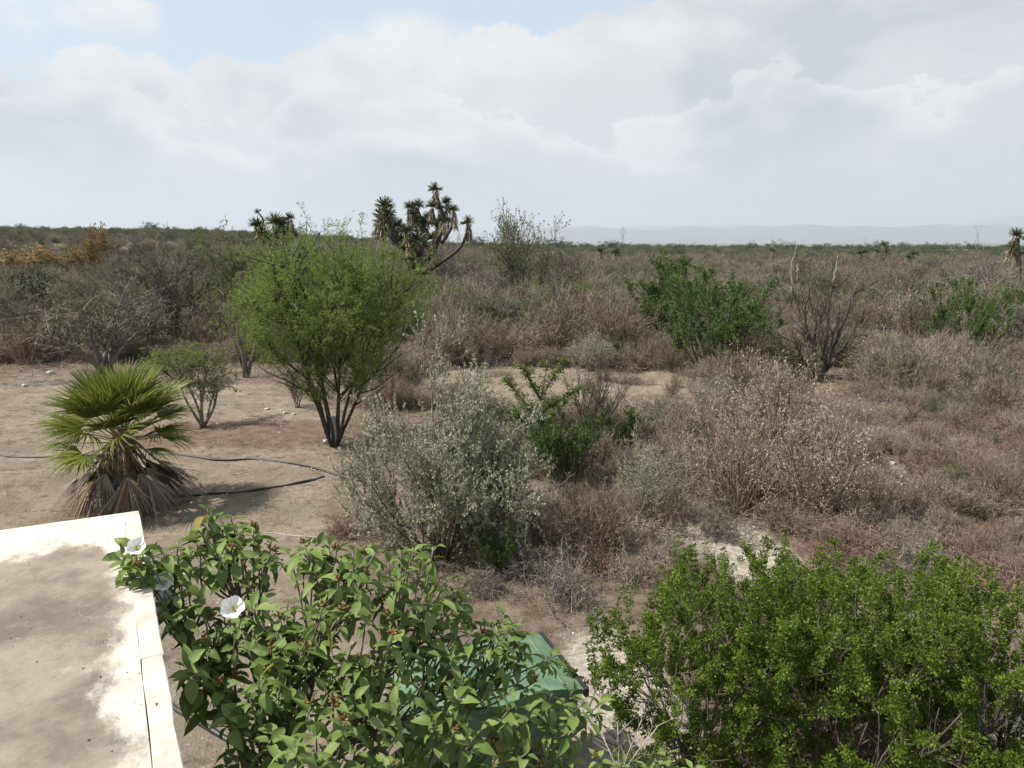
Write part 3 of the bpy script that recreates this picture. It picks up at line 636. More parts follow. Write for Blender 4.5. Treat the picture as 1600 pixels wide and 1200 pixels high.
for x, y, r, a in zip(*wedge(5200, 150, 480)):
    u = frng.uniform(); gp = np.clip((r - 170) / 160, .12, .9)
    pool = ['olive', 'dgreen', 'dgreen', 'olive', 'feather_pale'] if frng.uniform() < gp else ['brush_tan', 'brush_pink', 'thorn_grey', 'thorn_dark', 'brush_tan']
    k = pool[int(u * 5)]; h = frng.uniform(1.6, 3.2); far.append((k, x, y, h, h * frng.uniform(1.2, 1.9)))
mass('far_scrub', 'brown and olive scrub reaching away to the tree line', 'scrub', far)
line = []
for x, y, r, a in zip(*wedge(3600, 400, 1500)):
    h = frng.uniform(2.2, 4.4) * (frng.uniform(1.3, 2.0) if frng.uniform() < .08 else 1); line.append((('dgreen', 'olive', 'dgreen')[int(frng.uniform() * 3)], x, y, h, h * frng.uniform(1.3, 2.4)))
for x, y, r, a in zip(*wedge(1500, 1500, 3500)):
    h = frng.uniform(3, 5); line.append(('dgreen', x, y, h, h * frng.uniform(2.5, 4)))
mass('far_wood', 'dark green wood along the skyline, one unbroken mass', 'wood', line)

# ------------------------------------------------------------------ big round mesquite
def parts_tree(name, label, cat, px, py, hpx, wpx, gen, seed, sm, lm, stem='trunk', leafname='crown', rz=0.0):
    g = ground(px, py); dep = g[1] * math.cos(PITCH) + CAM_H * math.sin(PITCH); s_, f_ = gen(np.random.default_rng(seed))
    co = np.concatenate(s_.v + f_.v); hh = np.percentile(co[:, 2], 99.3); rad = np.percentile(np.abs(co[:, 0]), 98.5)
    sc = (wpx * dep / FPX / 2 / rad, wpx * dep / FPX / 2 / rad, hpx * dep / FPX / hh)
    for m in (s_, f_): m.v = [v * np.array(sc, np.float32) for v in m.v]
    o = thing(name, label, cat, (g[0], g[1], g[2] - .03), rz); obj(stem, s_.mesh(name + '_' + stem, sm), o); tag(obj(leafname, f_.mesh(name + '_' + leafname, lm, False), o), kind='stuff')
    return o, g, dep
def big_mesquite(rng):
    """units of the tree's height; sprays of fine leaf fill a rounded vase and hang on limbs that grow out to them"""
    s, f = MB(), MB(); st = 9
    ph = np.arange(st) * 2.4 + rng.uniform(0, .5, st); th = np.linspace(.03, .44, st); d = np.stack([np.sin(th) * np.cos(ph), np.sin(th) * np.sin(ph), np.cos(th)], -1)
    P = strand(rng, np.stack([.012 * np.cos(ph), .012 * np.sin(ph), np.zeros(st)], -1), d, .90 - .22 * th, 9, .05, .03)
    tubes(s, P, taper(np.full(st, .0095), .0028, 10), 6)
    tubes(s, np.array([[[0, 0, -.03], [0, 0, .07], [.004, 0, .15]]]), np.array([[.021, .017, .009]]), 8, 1)
    p, T, o, t = sample(rng, P, 15, .25, 1); A = strand(rng, p, deviate(rng, T, .35, 1.0), rng.uniform(.18, .36, len(p)) * (1.2 - .5 * t), 6, .10, .03); tubes(s, A, taper(np.full(len(A), .0045), .0016, 7), 4)
    nodes = np.concatenate([P[:, 3:].reshape(-1, 3), A.reshape(-1, 3)])
    n = 1900; hgt = rng.uniform(.25, .99, n * 3); R = np.where(hgt < .66, .10 + .36 * ((hgt - .25) / .41) ** .85, .46 * np.sqrt(np.maximum(0, 1 - np.abs((hgt - .66) / .35) ** 2.2))); keep = rng.uniform(size=n * 3) < (R / .46) ** 2; hgt, R = hgt[keep][:n], R[keep][:n]
    a = rng.uniform(0, 6.283, len(hgt)); lump = 1 + .15 * np.sin(3 * a + 9 * hgt) + .12 * np.sin(7 * a - 13 * hgt) + .08 * rng.normal(size=len(hgt)); rr_ = R * lump * rng.uniform(.10, 1.08, len(hgt)) ** .5; tip = np.stack([rr_ * np.cos(a), rr_ * np.sin(a), hgt + rng.normal(size=len(hgt)) * .028 + .03 * np.sin(5 * a + 2)], -1)
    src = nodes[np.array([np.argmin(((nodes - (q * .86 + [0, 0, -.02])) ** 2).sum(1)) for q in tip])]
    mid = (src + tip) / 2 + rng.normal(size=tip.shape) * .008 + [0, 0, -.008]; Q = np.stack([src, (src + mid) / 2, mid, (mid + tip) / 2, tip], 1); ribbons(s, rng, Q, np.full(len(Q), .0022))
    E = strand(rng, tip[rng.choice(np.where(hgt > .86)[0], 26)], np.stack([rng.normal(size=26) * .3, rng.normal(size=26) * .3, np.ones(26)], -1), rng.uniform(.05, .14, 26), 4, .06); ribbons(s, rng, E, np.full(26, .002))
    for S_, m, n1, lo in ((Q, 8, 9, .45), (E, 14, 5, .1)):
        p, T, o, t = sample(rng, S_, m, lo, 1); W = strand(rng, p, deviate(rng, T, .5, 1.2), rng.uniform(.018, .038, len(p)), 2, .1, -.05)
        p, T, o, t = sample(rng, W, n1, .05, 1); diamonds(f, rng, p, deviate(rng, T, .6, 1.2), rng.uniform(.007, .012, len(p)), .0034)
    return s, f
parts_tree('mesquite_tree', 'big round bright green mesquite with several dark stems and whitewashed foot', 'tree', 522, 697, 330, 282, big_mesquite, 5, ['bark_dark', 'lime'], ['mesq'])

# big silver shrub and stiff-armed green shrub
parts_tree('silver_shrub', 'big silver-grey leafy shrub standing between big mesquite and broad-leaved shrub', 'shrub', 690, 868, 312, 278, lambda r: k_silver(r, 17, 36, 1.12, (11, 9), .85), 11, ['bark_grey'], ['silver'], 'stems', 'foliage')
def stiff(rng):
    s, f = MB(), MB()
    arms = [((0, 0, 0), (.02, 0, 1.0)), ((.01, 0, .48), (-.24, .05, .80)), ((.01, 0, .55), (.22, -.05, .82)), ((.0, 0, .40), (.16, .1, .66)), ((.01, 0, .66), (-.12, -.06, .94)), ((.02, 0, .70), (.13, .06, .97)), ((0, 0, .35), (-.17, -.1, .58)), ((0, 0, .12), (.10, -.12, .48)), ((0, 0, .1), (-.10, .12, .42))]
    for a, b in arms:
        a, b = np.array(a), np.array(b); P = strand(rng, a[None], (b - a)[None], np.linalg.norm(b - a), 8, .05, .01); tubes(s, P, taper(np.array([.010]), .003, 9), 5)
        p, T, o, t = sample(rng, P, 26, .2, 1); Q = strand(rng, p, deviate(rng, T, .6, 1.2), rng.uniform(.02, .07, len(p)), 2, .2, .05); ribbons(s, rng, Q, np.full(len(Q), .003))
        for S_, m in ((P, 150), (Q, 14)):
            p, T, o, t = sample(rng, S_, m, .15, 1); diamonds(f, rng, p + rng.normal(size=p.shape) * .008, deviate(rng, T, .5, 1.4), rng.uniform(.011, .020, len(p)), .010)
    return s, f
parts_tree('green_shrub', 'stiff-armed bright green shrub with finger-like branches in front of the clearing', 'shrub', 842, 748, 190, 118, stiff, 4, ['bark_grey'], ['lush'], 'stems', 'foliage')

# lush green shrubs at the lower right
lush_l = ['lush green small-leaved shrub left of its neighbours beside the stony path', 'lush green small-leaved shrub in the middle of the row beyond the stony path', 'lush green small-leaved shrub at the row end farthest from the stony path', 'lush green shrub at the back of the row beside the gravel patch', 'lush green shrub at the back of the row in front of reddish twigs']
def k_tuft(rng, n=250, leaf=256, lsz=.0145):
    """spreading shrub: finger-like leafy sprays set through a wide, broken dome"""
    s, f = MB(), MB(); st = 15; d = cone(rng, st, .1, 1.15); P = strand(rng, d * [.05, .05, 0], d, rng.uniform(.5, .9, st), 7, .10, .05); tubes(s, P, taper(np.full(st, .009), .003, 8), 5)
    p, T, o, t = sample(rng, P, 9, .2, 1); A = strand(rng, p, deviate(rng, T, .4, 1.1), rng.uniform(.15, .4, len(p)), 5, .14, .03); tubes(s, A, taper(np.full(len(A), .004), .0015, 6), 4); nodes = np.concatenate([P[:, 2:].reshape(-1, 3), A.reshape(-1, 3)])
    hgt = rng.uniform(.12, .97, n * 4); R = .60 * np.sqrt(np.maximum(0, 1 - ((hgt - .50) / .52) ** 2)) * np.clip(.45 + hgt, 0, 1); a = rng.uniform(0, 6.283, n * 4); gap = np.sin(3 * a + 5 * hgt + rng.uniform(0, 6)) * np.sin(5 * a - 9 * hgt + rng.uniform(0, 6)) > -.22
    k = (rng.uniform(size=n * 4) < (R / .6) ** 1.5) & gap; hgt, R, a = hgt[k][:n], R[k][:n], a[k][:n]; m = len(hgt); rr_ = R * rng.uniform(.12, 1.3, m) ** .55; tip = np.stack([rr_ * np.cos(a), rr_ * np.sin(a), hgt + rng.normal(size=m) * .05], -1)
    src = nodes[np.array([np.argmin(((nodes - q * .85) ** 2).sum(1)) for q in tip])]; mid = (src + tip) / 2 + rng.normal(size=tip.shape) * .012 - [0, 0, .012]; Q = np.stack([src, mid, tip], 1); tubes(s, Q, taper(np.full(m, .0028), .0012, 3), 3)
    dr = unit(unit(tip - src) * .7 + rng.normal(size=tip.shape) * .35 + [0, 0, .35]); F_ = strand(rng, tip - dr * .07, dr, rng.uniform(.10, .30, m), 4, .12, .06); ribbons(s, rng, F_, np.full(m, .0022))
    for _ in range(leaf // 8):                                          # whorls of leaf round each spray
        p, T, o, t = sample(rng, F_, 1, 0, 1); p = np.repeat(p, 8, 0); T = np.repeat(T, 8, 0); out = unit(np.cross(T, rng.normal(size=T.shape))); p = p + out * rng.uniform(.001, .020, (len(p), 1)); diamonds(f, rng, p, out + T * .5 + rng.normal(size=T.shape) * .3, rng.uniform(.7, 1.35, len(p)) * lsz, rng.uniform(.5, .7, len(p)) * lsz)
    dead = strand(rng, nodes[rng.integers(0, len(nodes), 60)], cone(rng, 60, .1, 1.3), rng.uniform(.06, .22, 60), 4, .2, .04); tubes(s, dead, taper(np.full(60, .002), .0008, 5), 3)
    return s, f
LUSH = [k_tuft(np.random.default_rng(60 + i), n_) for i, n_ in enumerate((225, 205, 250))]
LM = []
for i, (a, b) in enumerate(LUSH):
    co = np.concatenate(b.v); LM.append((a.mesh('lush_stems', ['twig_dark']), b.mesh('lush_leaves', ['lush'], False), np.percentile(co[:, 2], 99), np.percentile(np.hypot(co[:, 0], co[:, 1]), 97)))
for i, (x, y, h, r, v, rz) in enumerate(((1.75, 6.35, 2.10, 1.15, 0, .4), (2.85, 6.0, 2.22, 1.2, 1, 1.5), (4.1, 6.1, 1.95, 1.35, 2, 2.9), (2.4, 7.5, 1.68, .95, 1, 4.0), (3.75, 7.5, 1.60, 1.3, 0, 5.2))):
    st, lv, hh, rr_ = LM[v]; o = thing('lush_shrub', lush_l[i], 'shrub', (x, y, float(terrain(x, y)) - .03), rz, 'row of lush green shrubs', (r / rr_, r / rr_, h / hh)); obj('stems', st, o); tag(obj('foliage', lv, o), kind='stuff')

# ------------------------------------------------------------------ dead tree and yuccas: limbs traced, each at its own distance
def spline(pts, n):
    pts = np.asarray(pts, float); k = len(pts); P = np.vstack([2 * pts[0] - pts[1], pts, 2 * pts[-1] - pts[-2]]); out = []
    for t in np.linspace(0, k - 1 - 1e-6, n):
        i = int(t); u = t - i; a, b, c, d = P[i:i + 4]; out.append(.5 * (2 * b + (c - a) * u + (2 * a - 5 * b + 4 * c - d) * u * u + (3 * b - a - 3 * c + d) * u ** 3))
    return np.array(out)
def limb(mb, pts, r0, r1, n=14, sides=7, mi=0, rng=None, wob=0):
    P = spline(pts, n)
    if rng is not None: P[1:-1] += rng.normal(size=P[1:-1].shape) * wob
    tubes(mb, P[None], np.linspace(r0, r1, n)[None], sides, mi); return P
def dead_tree():
    rng = np.random.default_rng(4); g = ground(1283, 592); y0 = g[1]; pt = lambda x, y, dy=0: at_y(x, y, y0 + dy) - np.array([g[0], g[1], g[2]])
    o = thing('dead_tree', 'gnarled leafless dead tree with dark limbs and pale bare shoots', 'tree', tuple(g)); tr = MB(); limbs = []
    limb(tr, [pt(1283, 600), pt(1281, 582), pt(1280, 564)], .27, .20, 6, 10)
    L_ = [([(1275, 575, 0), (1262, 540, .2), (1252, 500, .4), (1240, 462, .5)], .11, .035), ([(1278, 572, 0), (1266, 530, -.2), (1258, 508, -.3), (1262, 470, -.4), (1269, 447, -.5)], .09, .03),
          ([(1284, 570, 0), (1283, 520, .1), (1284, 473, .1)], .10, .03), ([(1288, 572, 0), (1292, 520, .3), (1297, 470, .4), (1301, 440, .5)], .10, .04),
          ([(1290, 575, 0), (1305, 535, -.2), (1322, 490, -.4), (1337, 456, -.5), (1371, 446, -.7)], .09, .012), ([(1290, 578, 0), (1315, 548, .3), (1330, 530, .5), (1350, 522, .6)], .10, .02),
          ([(1272, 582, 0), (1255, 565, -.4), (1245, 545, -.6), (1240, 530, -.7)], .07, .02), ([(1280, 575, 0), (1272, 540, .5), (1273, 505, .7), (1268, 480, .8)], .07, .02), ([(1286, 575, 0), (1296, 540, -.5), (1305, 512, -.7), (1312, 490, -.8)], .07, .02)]
    for pts, a, b in L_: limbs.append(limb(tr, [pt(*q) for q in pts], a * .85, b * .8, 16, 7, 0, rng, .03))
    pale = MB()
    for pts in ([(1240, 462, .5), (1236, 425, .5), (1239, 405, .5), (1245, 384, .5)], [(1301, 440, .5), (1306, 420, .5), (1308, 399, .5)], [(1247, 440, .4), (1246, 425, .4), (1247, 412, .4)]):
        limb(pale, [pt(*q) for q in pts], .024, .008, 12, 6, 0, rng, .02)
    P = np.stack(limbs); tw = MB(); p, T, ow, t = sample(rng, P, 22, .2, 1); Q = strand(rng, p, deviate(rng, T, .2, .7), rng.uniform(.4, 1.3, len(p)), 5, .2, .10); tubes(tw, Q, taper(np.full(len(Q), .020), .005, 6), 3)
    p, T, ow, t = sample(rng, Q, 7, .2, 1); W = strand(rng, p, deviate(rng, T, .3, 1), rng.uniform(.12, .4, len(p)), 3, .25, .05); ribbons(tw, rng, W, np.full(len(W), .009))
    t_ = obj('trunk', tr.mesh('dead_trunk', ['twig_grey_bark']), o); tag(obj('shoots', pale.mesh('dead_shoots', ['bark_pale']), o), 'pale bare upright shoots'); obj('twigs', tw.mesh('dead_twigs_', ['twig_dark']), o)
dead_tree()
ROS = []
for i in range(3):
    rng = np.random.default_rng(80 + i); mb = MB(); n = 120; d = cone(rng, n, 0, 1.85); d[:, 2] += .1; P = strand(rng, d * .06, d, rng.uniform(.75, 1.0, n), 3, .04, -.05)
    ribbons(mb, rng, P, np.full(n, .11)); ROS.append(mb.mesh('yucca_rosette', ['yuc']))
SKIRT = []
for i in range(2):
    rng = np.random.default_rng(90 + i); mb = MB(); n = 170; a = rng.uniform(0, 6.28, n); z = -rng.uniform(0, 1, n) ** .8; p = np.stack([.10 * np.cos(a), .10 * np.sin(a), z], -1)
    d = np.stack([np.cos(a) * .6, np.sin(a) * .6, -rng.uniform(.3, 1.3, n)], -1); P = strand(rng, p, d, rng.uniform(.25, .42, n), 3, .08, -.22); ribbons(mb, rng, P, np.full(n, .06)); SKIRT.append(mb.mesh('yucca_skirt', ['yucdead']))
def yucca(label, base, y0, limbs, heads, r0=.22, cat='yucca'):
    """limbs: lists of (px, py, dy); heads: (px, py, radius px, skirt px, lean x)"""
    rng = np.random.default_rng(int(base[0])); b = at_y(base[0], base[1], y0); b[2] = float(terrain(b[0], b[1])) - .05; pt = lambda x, y, dy=0: at_y(x, y, y0 + dy) - b
    o = thing('yucca_tree', label, cat, tuple(b)); tr = MB(); m = y0 / FPX
    for pts, a, c in limbs: limb(tr, [pt(*q) if not isinstance(q, str) else np.zeros(3) for q in pts], a * .8, c * .8, 12, 8, 0, rng, .02)
    if limbs: obj('trunk', tr.mesh('yucca_trunk', ['bark_dark']), o)
    for j, (x, y, rp, sk, lean, dy) in enumerate(heads):
        q = pt(x, y, dy); h = obj('rosette', ROS[j % 3], o, tuple(q), (rng.normal() * .1, lean, rng.uniform(0, 6)), (rp * m * 1.6,) * 3)
        if sk: obj('dead_leaf_skirt', SKIRT[j % 2], h, (0, 0, .05), None, (1.7, 1.7, max(1.1, sk / rp * .85)))
yucca('large many-headed yucca with thick leaning limbs standing above the skyline', (655, 470), 55,
      [(['b', (655, 445, 0), (652, 415, 0)], .42, .36), ([(652, 425, 0), (640, 398, 0), (622, 380, 0), (606, 362, 0), (601, 335, 0)], .30, .16), ([(650, 425, 0), (658, 390, .5), (664, 362, .8), (657, 342, .8), (652, 325, .8)], .26, .12), ([(664, 362, .8), (650, 345, .5), (642, 328, .4)], .14, .08),
       ([(655, 425, 0), (676, 395, 0), (688, 365, 0), (694, 340, 0), (686, 318, 0), (681, 300, 0)], .24, .09), ([(688, 365, 0), (680, 345, .5), (675, 326, .5)], .14, .09), ([(694, 340, 0), (697, 328, 0), (698, 318, 0)], .1, .08), ([(690, 380, 0), (703, 360, -.5), (707, 342, -.5), (708, 330, -.5)], .14, .09), ([(660, 430, 0), (690, 410, -1), (718, 388, -1), (728, 368, -1), (731, 350, -1)], .18, .1),
       ([(645, 410, 0), (630, 404, -.6), (619, 399, -.8)], .16, .10), ([(652, 412, 0), (645, 385, -1), (637, 365, -1)], .18, .1)],
      [(601, 322, 11, 34, -.15, 0), (604, 345, 12, 14, -.5, 0), (598, 350, 11, 10, .2, .4), (641, 324, 8, 16, -.2, .4), (652, 321, 8, 20, 0, .8), (648, 345, 8, 16, -.4, .5), (675, 322, 8, 18, 0, .5), (680, 296, 8, 14, -.1, 0), (698, 316, 7, 12, .1, 0), (708, 328, 7, 20, 0, -.5), (731, 348, 8, 18, .1, -1), (621, 353, 9, 14, -.5, 0), (636, 362, 10, 14, -.2, -1), (652, 374, 10, 14, .4, -1), (628, 374, 8, 8, -.6, 0), (618, 399, 7, 8, -1.0, -.8), (642, 404, 9, 8, .3, -.6), (690, 345, 7, 12, .3, 0), (597, 338, 11, 20, -.3, .3), (606, 334, 10, 22, .2, -.3), (661, 348, 8, 18, .3, .6), (646, 335, 7, 16, -.2, .2), (668, 340, 7, 18, .1, .9), (684, 352, 8, 16, -.2, .3), (700, 345, 7, 16, .2, -.2), (641, 380, 9, 14, -.3, -.6), (660, 384, 9, 16, .4, -.4), (612, 366, 8, 12, -.6, .2), (630, 388, 8, 10, -.7, -.2), (655, 400, 9, 14, .2, -.8), (675, 372, 8, 16, .3, -.3), (688, 325, 6, 12, -.1, .2)])
yucca('dark shaggy yucca rising just behind the big round mesquite', (432, 470), 46,
      [(['b', (430, 430, 0), (430, 385, 0)], .30, .26), ([(430, 400, 0), (420, 375, 0), (408, 355, 0)], .2, .12), ([(430, 390, 0), (436, 365, 0), (434, 350, 0)], .2, .12), ([(430, 392, 0), (446, 370, 0), (452, 345, 0)], .18, .1), ([(408, 358, 0), (411, 343, 0), (403, 331, 0)], .07, .05)],
      [(402, 352, 10, 18, -.3, 0), (403, 331, 4, 0, -.6, 0), (430, 347, 11, 26, 0, 0), (438, 352, 10, 20, .2, .4), (452, 341, 7, 14, .2, 0), (458, 366, 7, 8, .8, 0), (412, 366, 9, 12, -.4, .3), (444, 366, 10, 12, .3, -.3)])
yucca('pale-skirted yucca rising from bare scrub by the right-hand pylon', (1590, 470), 58, [(['b', (1592, 430, 0), (1590, 372, 0)], .26, .18), ([(1590, 400, 0), (1606, 388, 0), (1612, 372, 0)], .14, .1)], [(1588, 368, 9, 26, -.1, 0), (1612, 370, 8, 20, .2, 0), (1582, 386, 7, 12, -.6, 0)])
yucca('single dark green yucca head poking out of the large green thicket', (1070, 470), 44, [(['b', (1070, 440, 0), (1070, 420, 0)], .12, .1)], [(1070, 414, 11, 16, 0, 0)])
yucca('slender yucca with dark tufted head in the far scrub before the wood', (938, 410), 130, [(['b', (938, 402, 0), (938, 396, 0)], .2, .15)], [(938, 393, 6, 10, 0, 0)])
yucca('pale flowering yucca in the far scrub beside the slender dark one', (963, 410), 135, [(['b', (962, 402, 0), (961, 396, 0)], .2, .15)], [(961, 395, 5, 9, -.2, 0), (966, 392, 4, 6, .2, 0)])
yucca('tall narrow yucca topping the far scrub below the distant hills', (1381, 412), 120, [(['b', (1381, 402, 0), (1382, 388, 0)], .22, .15)], [(1382, 383, 5, 10, 0, 0), (1383, 394, 5, 6, .2, 0), (1370, 393, 4, 6, -.2, 0)])
yucca('low pair of yucca heads left of the tall narrow yucca', (1347, 412), 118, [(['b', (1347, 404, 0), (1348, 398, 0)], .18, .14)], [(1345, 396, 5, 7, -.3, 0), (1353, 394, 4, 6, .3, 0)])
yucca('stout short yucca right of the tall narrow yucca', (1429, 412), 112, [(['b', (1429, 406, 0), (1429, 400, 0)], .22, .18)], [(1429, 397, 6, 12, 0, 0), (1420, 402, 4, 5, -.6, 0)])
yucca('lone pale-headed yucca in front of the dark wood', (1207, 412), 140, [(['b', (1207, 402, 0), (1207, 396, 0)], .16, .12)], [(1207, 392, 4, 9, 0, 0)])

# ------------------------------------------------------------------ fan palm
def fan(seed, pet, blade, n=36, half=1.9, droop=.25, ragged=.1):
    rng = np.random.default_rng(seed); mb = MB(); pp = strand(rng, np.zeros((1, 3)), np.array([[1., 0, 0.0]]), pet, 6, .02, -.02); tubes(mb, pp, np.linspace(.016, .009, 7)[None], 5, 1); hub = pp[0, -1]
    for a in np.linspace(-half, half, n):
        a += rng.normal() * .02; ln = blade * (.72 + .28 * math.cos(a * .5)) * rng.uniform(1 - ragged, 1); d = np.array([math.cos(a), math.sin(a), 0]); s = np.array([-math.sin(a), math.cos(a), 0]); wd = half * 2 / n
        cup = .22 * abs(math.sin(a)); v = []; dr = droop * rng.uniform(.5, 1.6)
        for t, wf in ((.04, 1.0), (.30, 1.0), (.55, .72), (.8, .40), (1.0, .05)):
            c = hub + d * ln * t + np.array([0, 0, cup * ln * t - dr * ln * t ** 3]); hw = (wd * .55 * ln * .5) * wf if t > .29 else wd * t * ln * .5
            v += [c - s * hw, c + np.array([0, 0, hw * .8]), c + s * hw]
        q = []
        for k in range(4):
            b = k * 3; q += [[b, b + 1, b + 4, b + 3], [b + 1, b + 2, b + 5, b + 4]]
        mb.add(np.array(v), np.array(q), 0)
    return mb
def palm():
    g = ground(198, 792); rng = np.random.default_rng(12); o = thing('fan_palm', 'stout young fan palm with green crown and skirt of dead fronds', 'palm', tuple(g))
    tr = MB(); limb(tr, [(0, 0, -.05), (0, 0, .5), (.01, 0, 1.0), (0, 0, 1.5)], .24, .15, 10, 10); obj('trunk', tr.mesh('palm_trunk', ['pbrown']), o)
    FR = [fan(200 + i, .50 + .1 * i, .84, 34, 1.5, .10 + .10 * i).mesh('palm_frond', ['palm', 'palmtip']) for i in range(3)]
    SP = fan(230, .30, .85, 26, .45, .02).mesh('palm_spear', ['palm', 'palmtip'])
    DD = [fan(210 + i, .52, .85, 26, .42 + .10 * i, .10, .3).mesh('dead_frond', [('pdead', 'prust', 'pdead')[i], 'pbrown']) for i in range(3)]
    n = 42
    for i in range(n):
        el_ = math.radians(76 - 84 * (i / n) ** 1.25 + rng.normal() * 5); az_ = i * 2.399 + rng.normal() * .15; z = 1.52 - .32 * (i / n)
        sc = 1.06 if i < 32 else .95
        fr = obj('frond', FR[min(2, i // 14)] if i > 2 else SP, o, (.10 * math.cos(az_), .10 * math.sin(az_), z), (rng.normal() * .25, -el_, az_), (sc * rng.uniform(.88, 1.02),) * 3)
    for i in range(64):
        az_ = i * 2.399 + rng.normal() * .2; el_ = math.radians(-rng.uniform(41, 68)); z = 1.36 - .3 * rng.uniform()
        k = 1 if (i % 3 == 2) else (0 if i % 2 else 2); ln = z / math.sin(-el_) / 1.33
        fr = obj('dead_frond', DD[k], o, (.13 * math.cos(az_), .13 * math.sin(az_), z), (rng.normal() * .35, -el_, az_), (ln, ln * rng.uniform(.8, 1.1), ln))
        tag(fr, 'rust brown dead frond' if k == 1 else 'bleached grey dead frond')
palm()

# ------------------------------------------------------------------ house roof below the camera
ZR = CAM_H - 1.7
K = at_z(218, 797, ZR); E0 = at_z(286, 1200, ZR); F0 = at_z(0, 822, ZR)
u = unit(np.array([E0[0] - K[0], E0[1] - K[1]])); v = np.array([-u[1], u[0]]); v = v if v @ (F0[:2] - K[:2]) > 0 else -v   # u: towards the camera along the edge, v: away from the shrub
def roof_material():
    m = bpy.data.materials.new('limewashed_concrete'); m.use_nodes = True; t = m.node_tree; n = t.nodes; l = t.links; b = n['Principled BSDF']; b.inputs['Roughness'].default_value = .9; b.inputs['Specular IOR Level'].default_value = .2
    tcn = n.new('ShaderNodeTexCoord'); sp = n.new('ShaderNodeSeparateXYZ'); l.new(tcn.outputs['Object'], sp.inputs[0])
    def noi(sc, det=8, ro=.65, st=(1, 1, 1)):
        mp = n.new('ShaderNodeMapping'); mp.inputs['Scale'].default_value = st; l.new(tcn.outputs['Object'], mp.inputs[0]); x = n.new('ShaderNodeTexNoise'); x.inputs['Scale'].default_value = sc; x.inputs['Detail'].default_value = det; x.inputs['Roughness'].default_value = ro; l.new(mp.outputs[0], x.inputs['Vector']); return x.outputs[0]
    def ma(op, a, b_):
        x = n.new('ShaderNodeMath'); x.operation = op
        for i, q in enumerate((a, b_)):
            if isinstance(q, (int, float)): x.inputs[i].default_value = q
            else: l.new(q, x.inputs[i])
        return x.outputs[0]
    def mr(q, a, b_):
        x = n.new('ShaderNodeMapRange'); x.interpolation_type = 'SMOOTHSTEP'; l.new(q, x.inputs[0]); x.inputs[1].default_value = a; x.inputs[2].default_value = b_; return x.outputs[0]
    def mix(f, a, b_):
        x = n.new('ShaderNodeMix'); x.data_type = 'RGBA'; l.new(f, x.inputs[0])
        for i, q in ((6, a), (7, b_)):
            if isinstance(q, tuple): x.inputs[i].default_value = (*q, 1)
            else: l.new(q, x.inputs[i])
        return x.outputs[2]
    # object X runs from the far edge towards the viewer, Y inward from the shrub-side edge; dirt lies where rain stands, away from both edges
    edge = ma('MINIMUM', ma('SUBTRACT', sp.outputs[0], .62), ma('ADD', ma('MULTIPLY', sp.outputs[0], .0), ma('SUBTRACT', ma('ABSOLUTE', sp.outputs[1], 0), .26)))
    e2 = ma('ADD', edge, ma('MULTIPLY', ma('SUBTRACT', noi(2.2, 9, .7, (1, 1.6, 1)), .5), .8))
    st = mr(e2, -.18, .0)
    lime = mix(mr(noi(5, 8, .7), .35, .65), (.50, .455, .375), (.57, .535, .46)); lime = mix(mr(noi(26, 6, .7, (1, 2.5, 1)), .60, .72), lime, (.48, .42, .33))
    dirt = mix(mr(noi(1.7, 9, .7), .36, .64), (.135, .113, .09), (.27, .23, .182)); dirt = mix(mr(noi(11, 8, .75, (2.5, 1, 1)), .60, .78), dirt, (.36, .315, .25)); dirt = mix(mr(noi(4.5, 8, .7), .56, .70), dirt, (.145, .128, .11))
    c = mix(st, lime, dirt); vo = n.new('ShaderNodeTexVoronoi'); vo.feature = 'DISTANCE_TO_EDGE'; vo.inputs['Scale'].default_value = .9; wv = n.new('ShaderNodeVectorMath'); wv.operation = 'ADD'; l.new(tcn.outputs['Object'], wv.inputs[0]); nv = n.new('ShaderNodeTexNoise'); nv.inputs['Scale'].default_value = 3; nv.inputs['Detail'].default_value = 8; l.new(tcn.outputs['Object'], nv.inputs['Vector']); l.new(nv.outputs['Color'], wv.inputs[1]); l.new(wv.outputs[0], vo.inputs['Vector']); c = mix(mr(vo.outputs['Distance'], .0035, .0005), c, (.26, .22, .17))
    l.new(c, b.inputs['Base Color']); bp = n.new('ShaderNodeBump'); bp.inputs['Strength'].default_value = .35; bp.inputs['Distance'].default_value = .012; l.new(noi(22, 10, .7), bp.inputs['Height']); l.new(bp.outputs[0], b.inputs['Normal'])
    return m
M['roof'] = roof_material(); M['plaster'] = mat('cream_plaster', [(.55, .49, .39), (.68, .62, .52), (.74, .70, .62)], nscale=3, bump=.3)
M['limeedge'] = mat('limewashed_edge', [(.38, .335, .27), (.50, .46, .385), (.57, .54, .475)], nscale=9, bump=.3)
ang = math.atan2(u[1], u[0])
hs = thing('flat_roof_house', 'flat limewashed concrete roof with grey dirt stains, beside the white-flowered shrub', 'house', (K[0], K[1], 0), ang)
sy = 1 if (np.array([-math.sin(ang), math.cos(ang)]) @ v) > 0 else -1
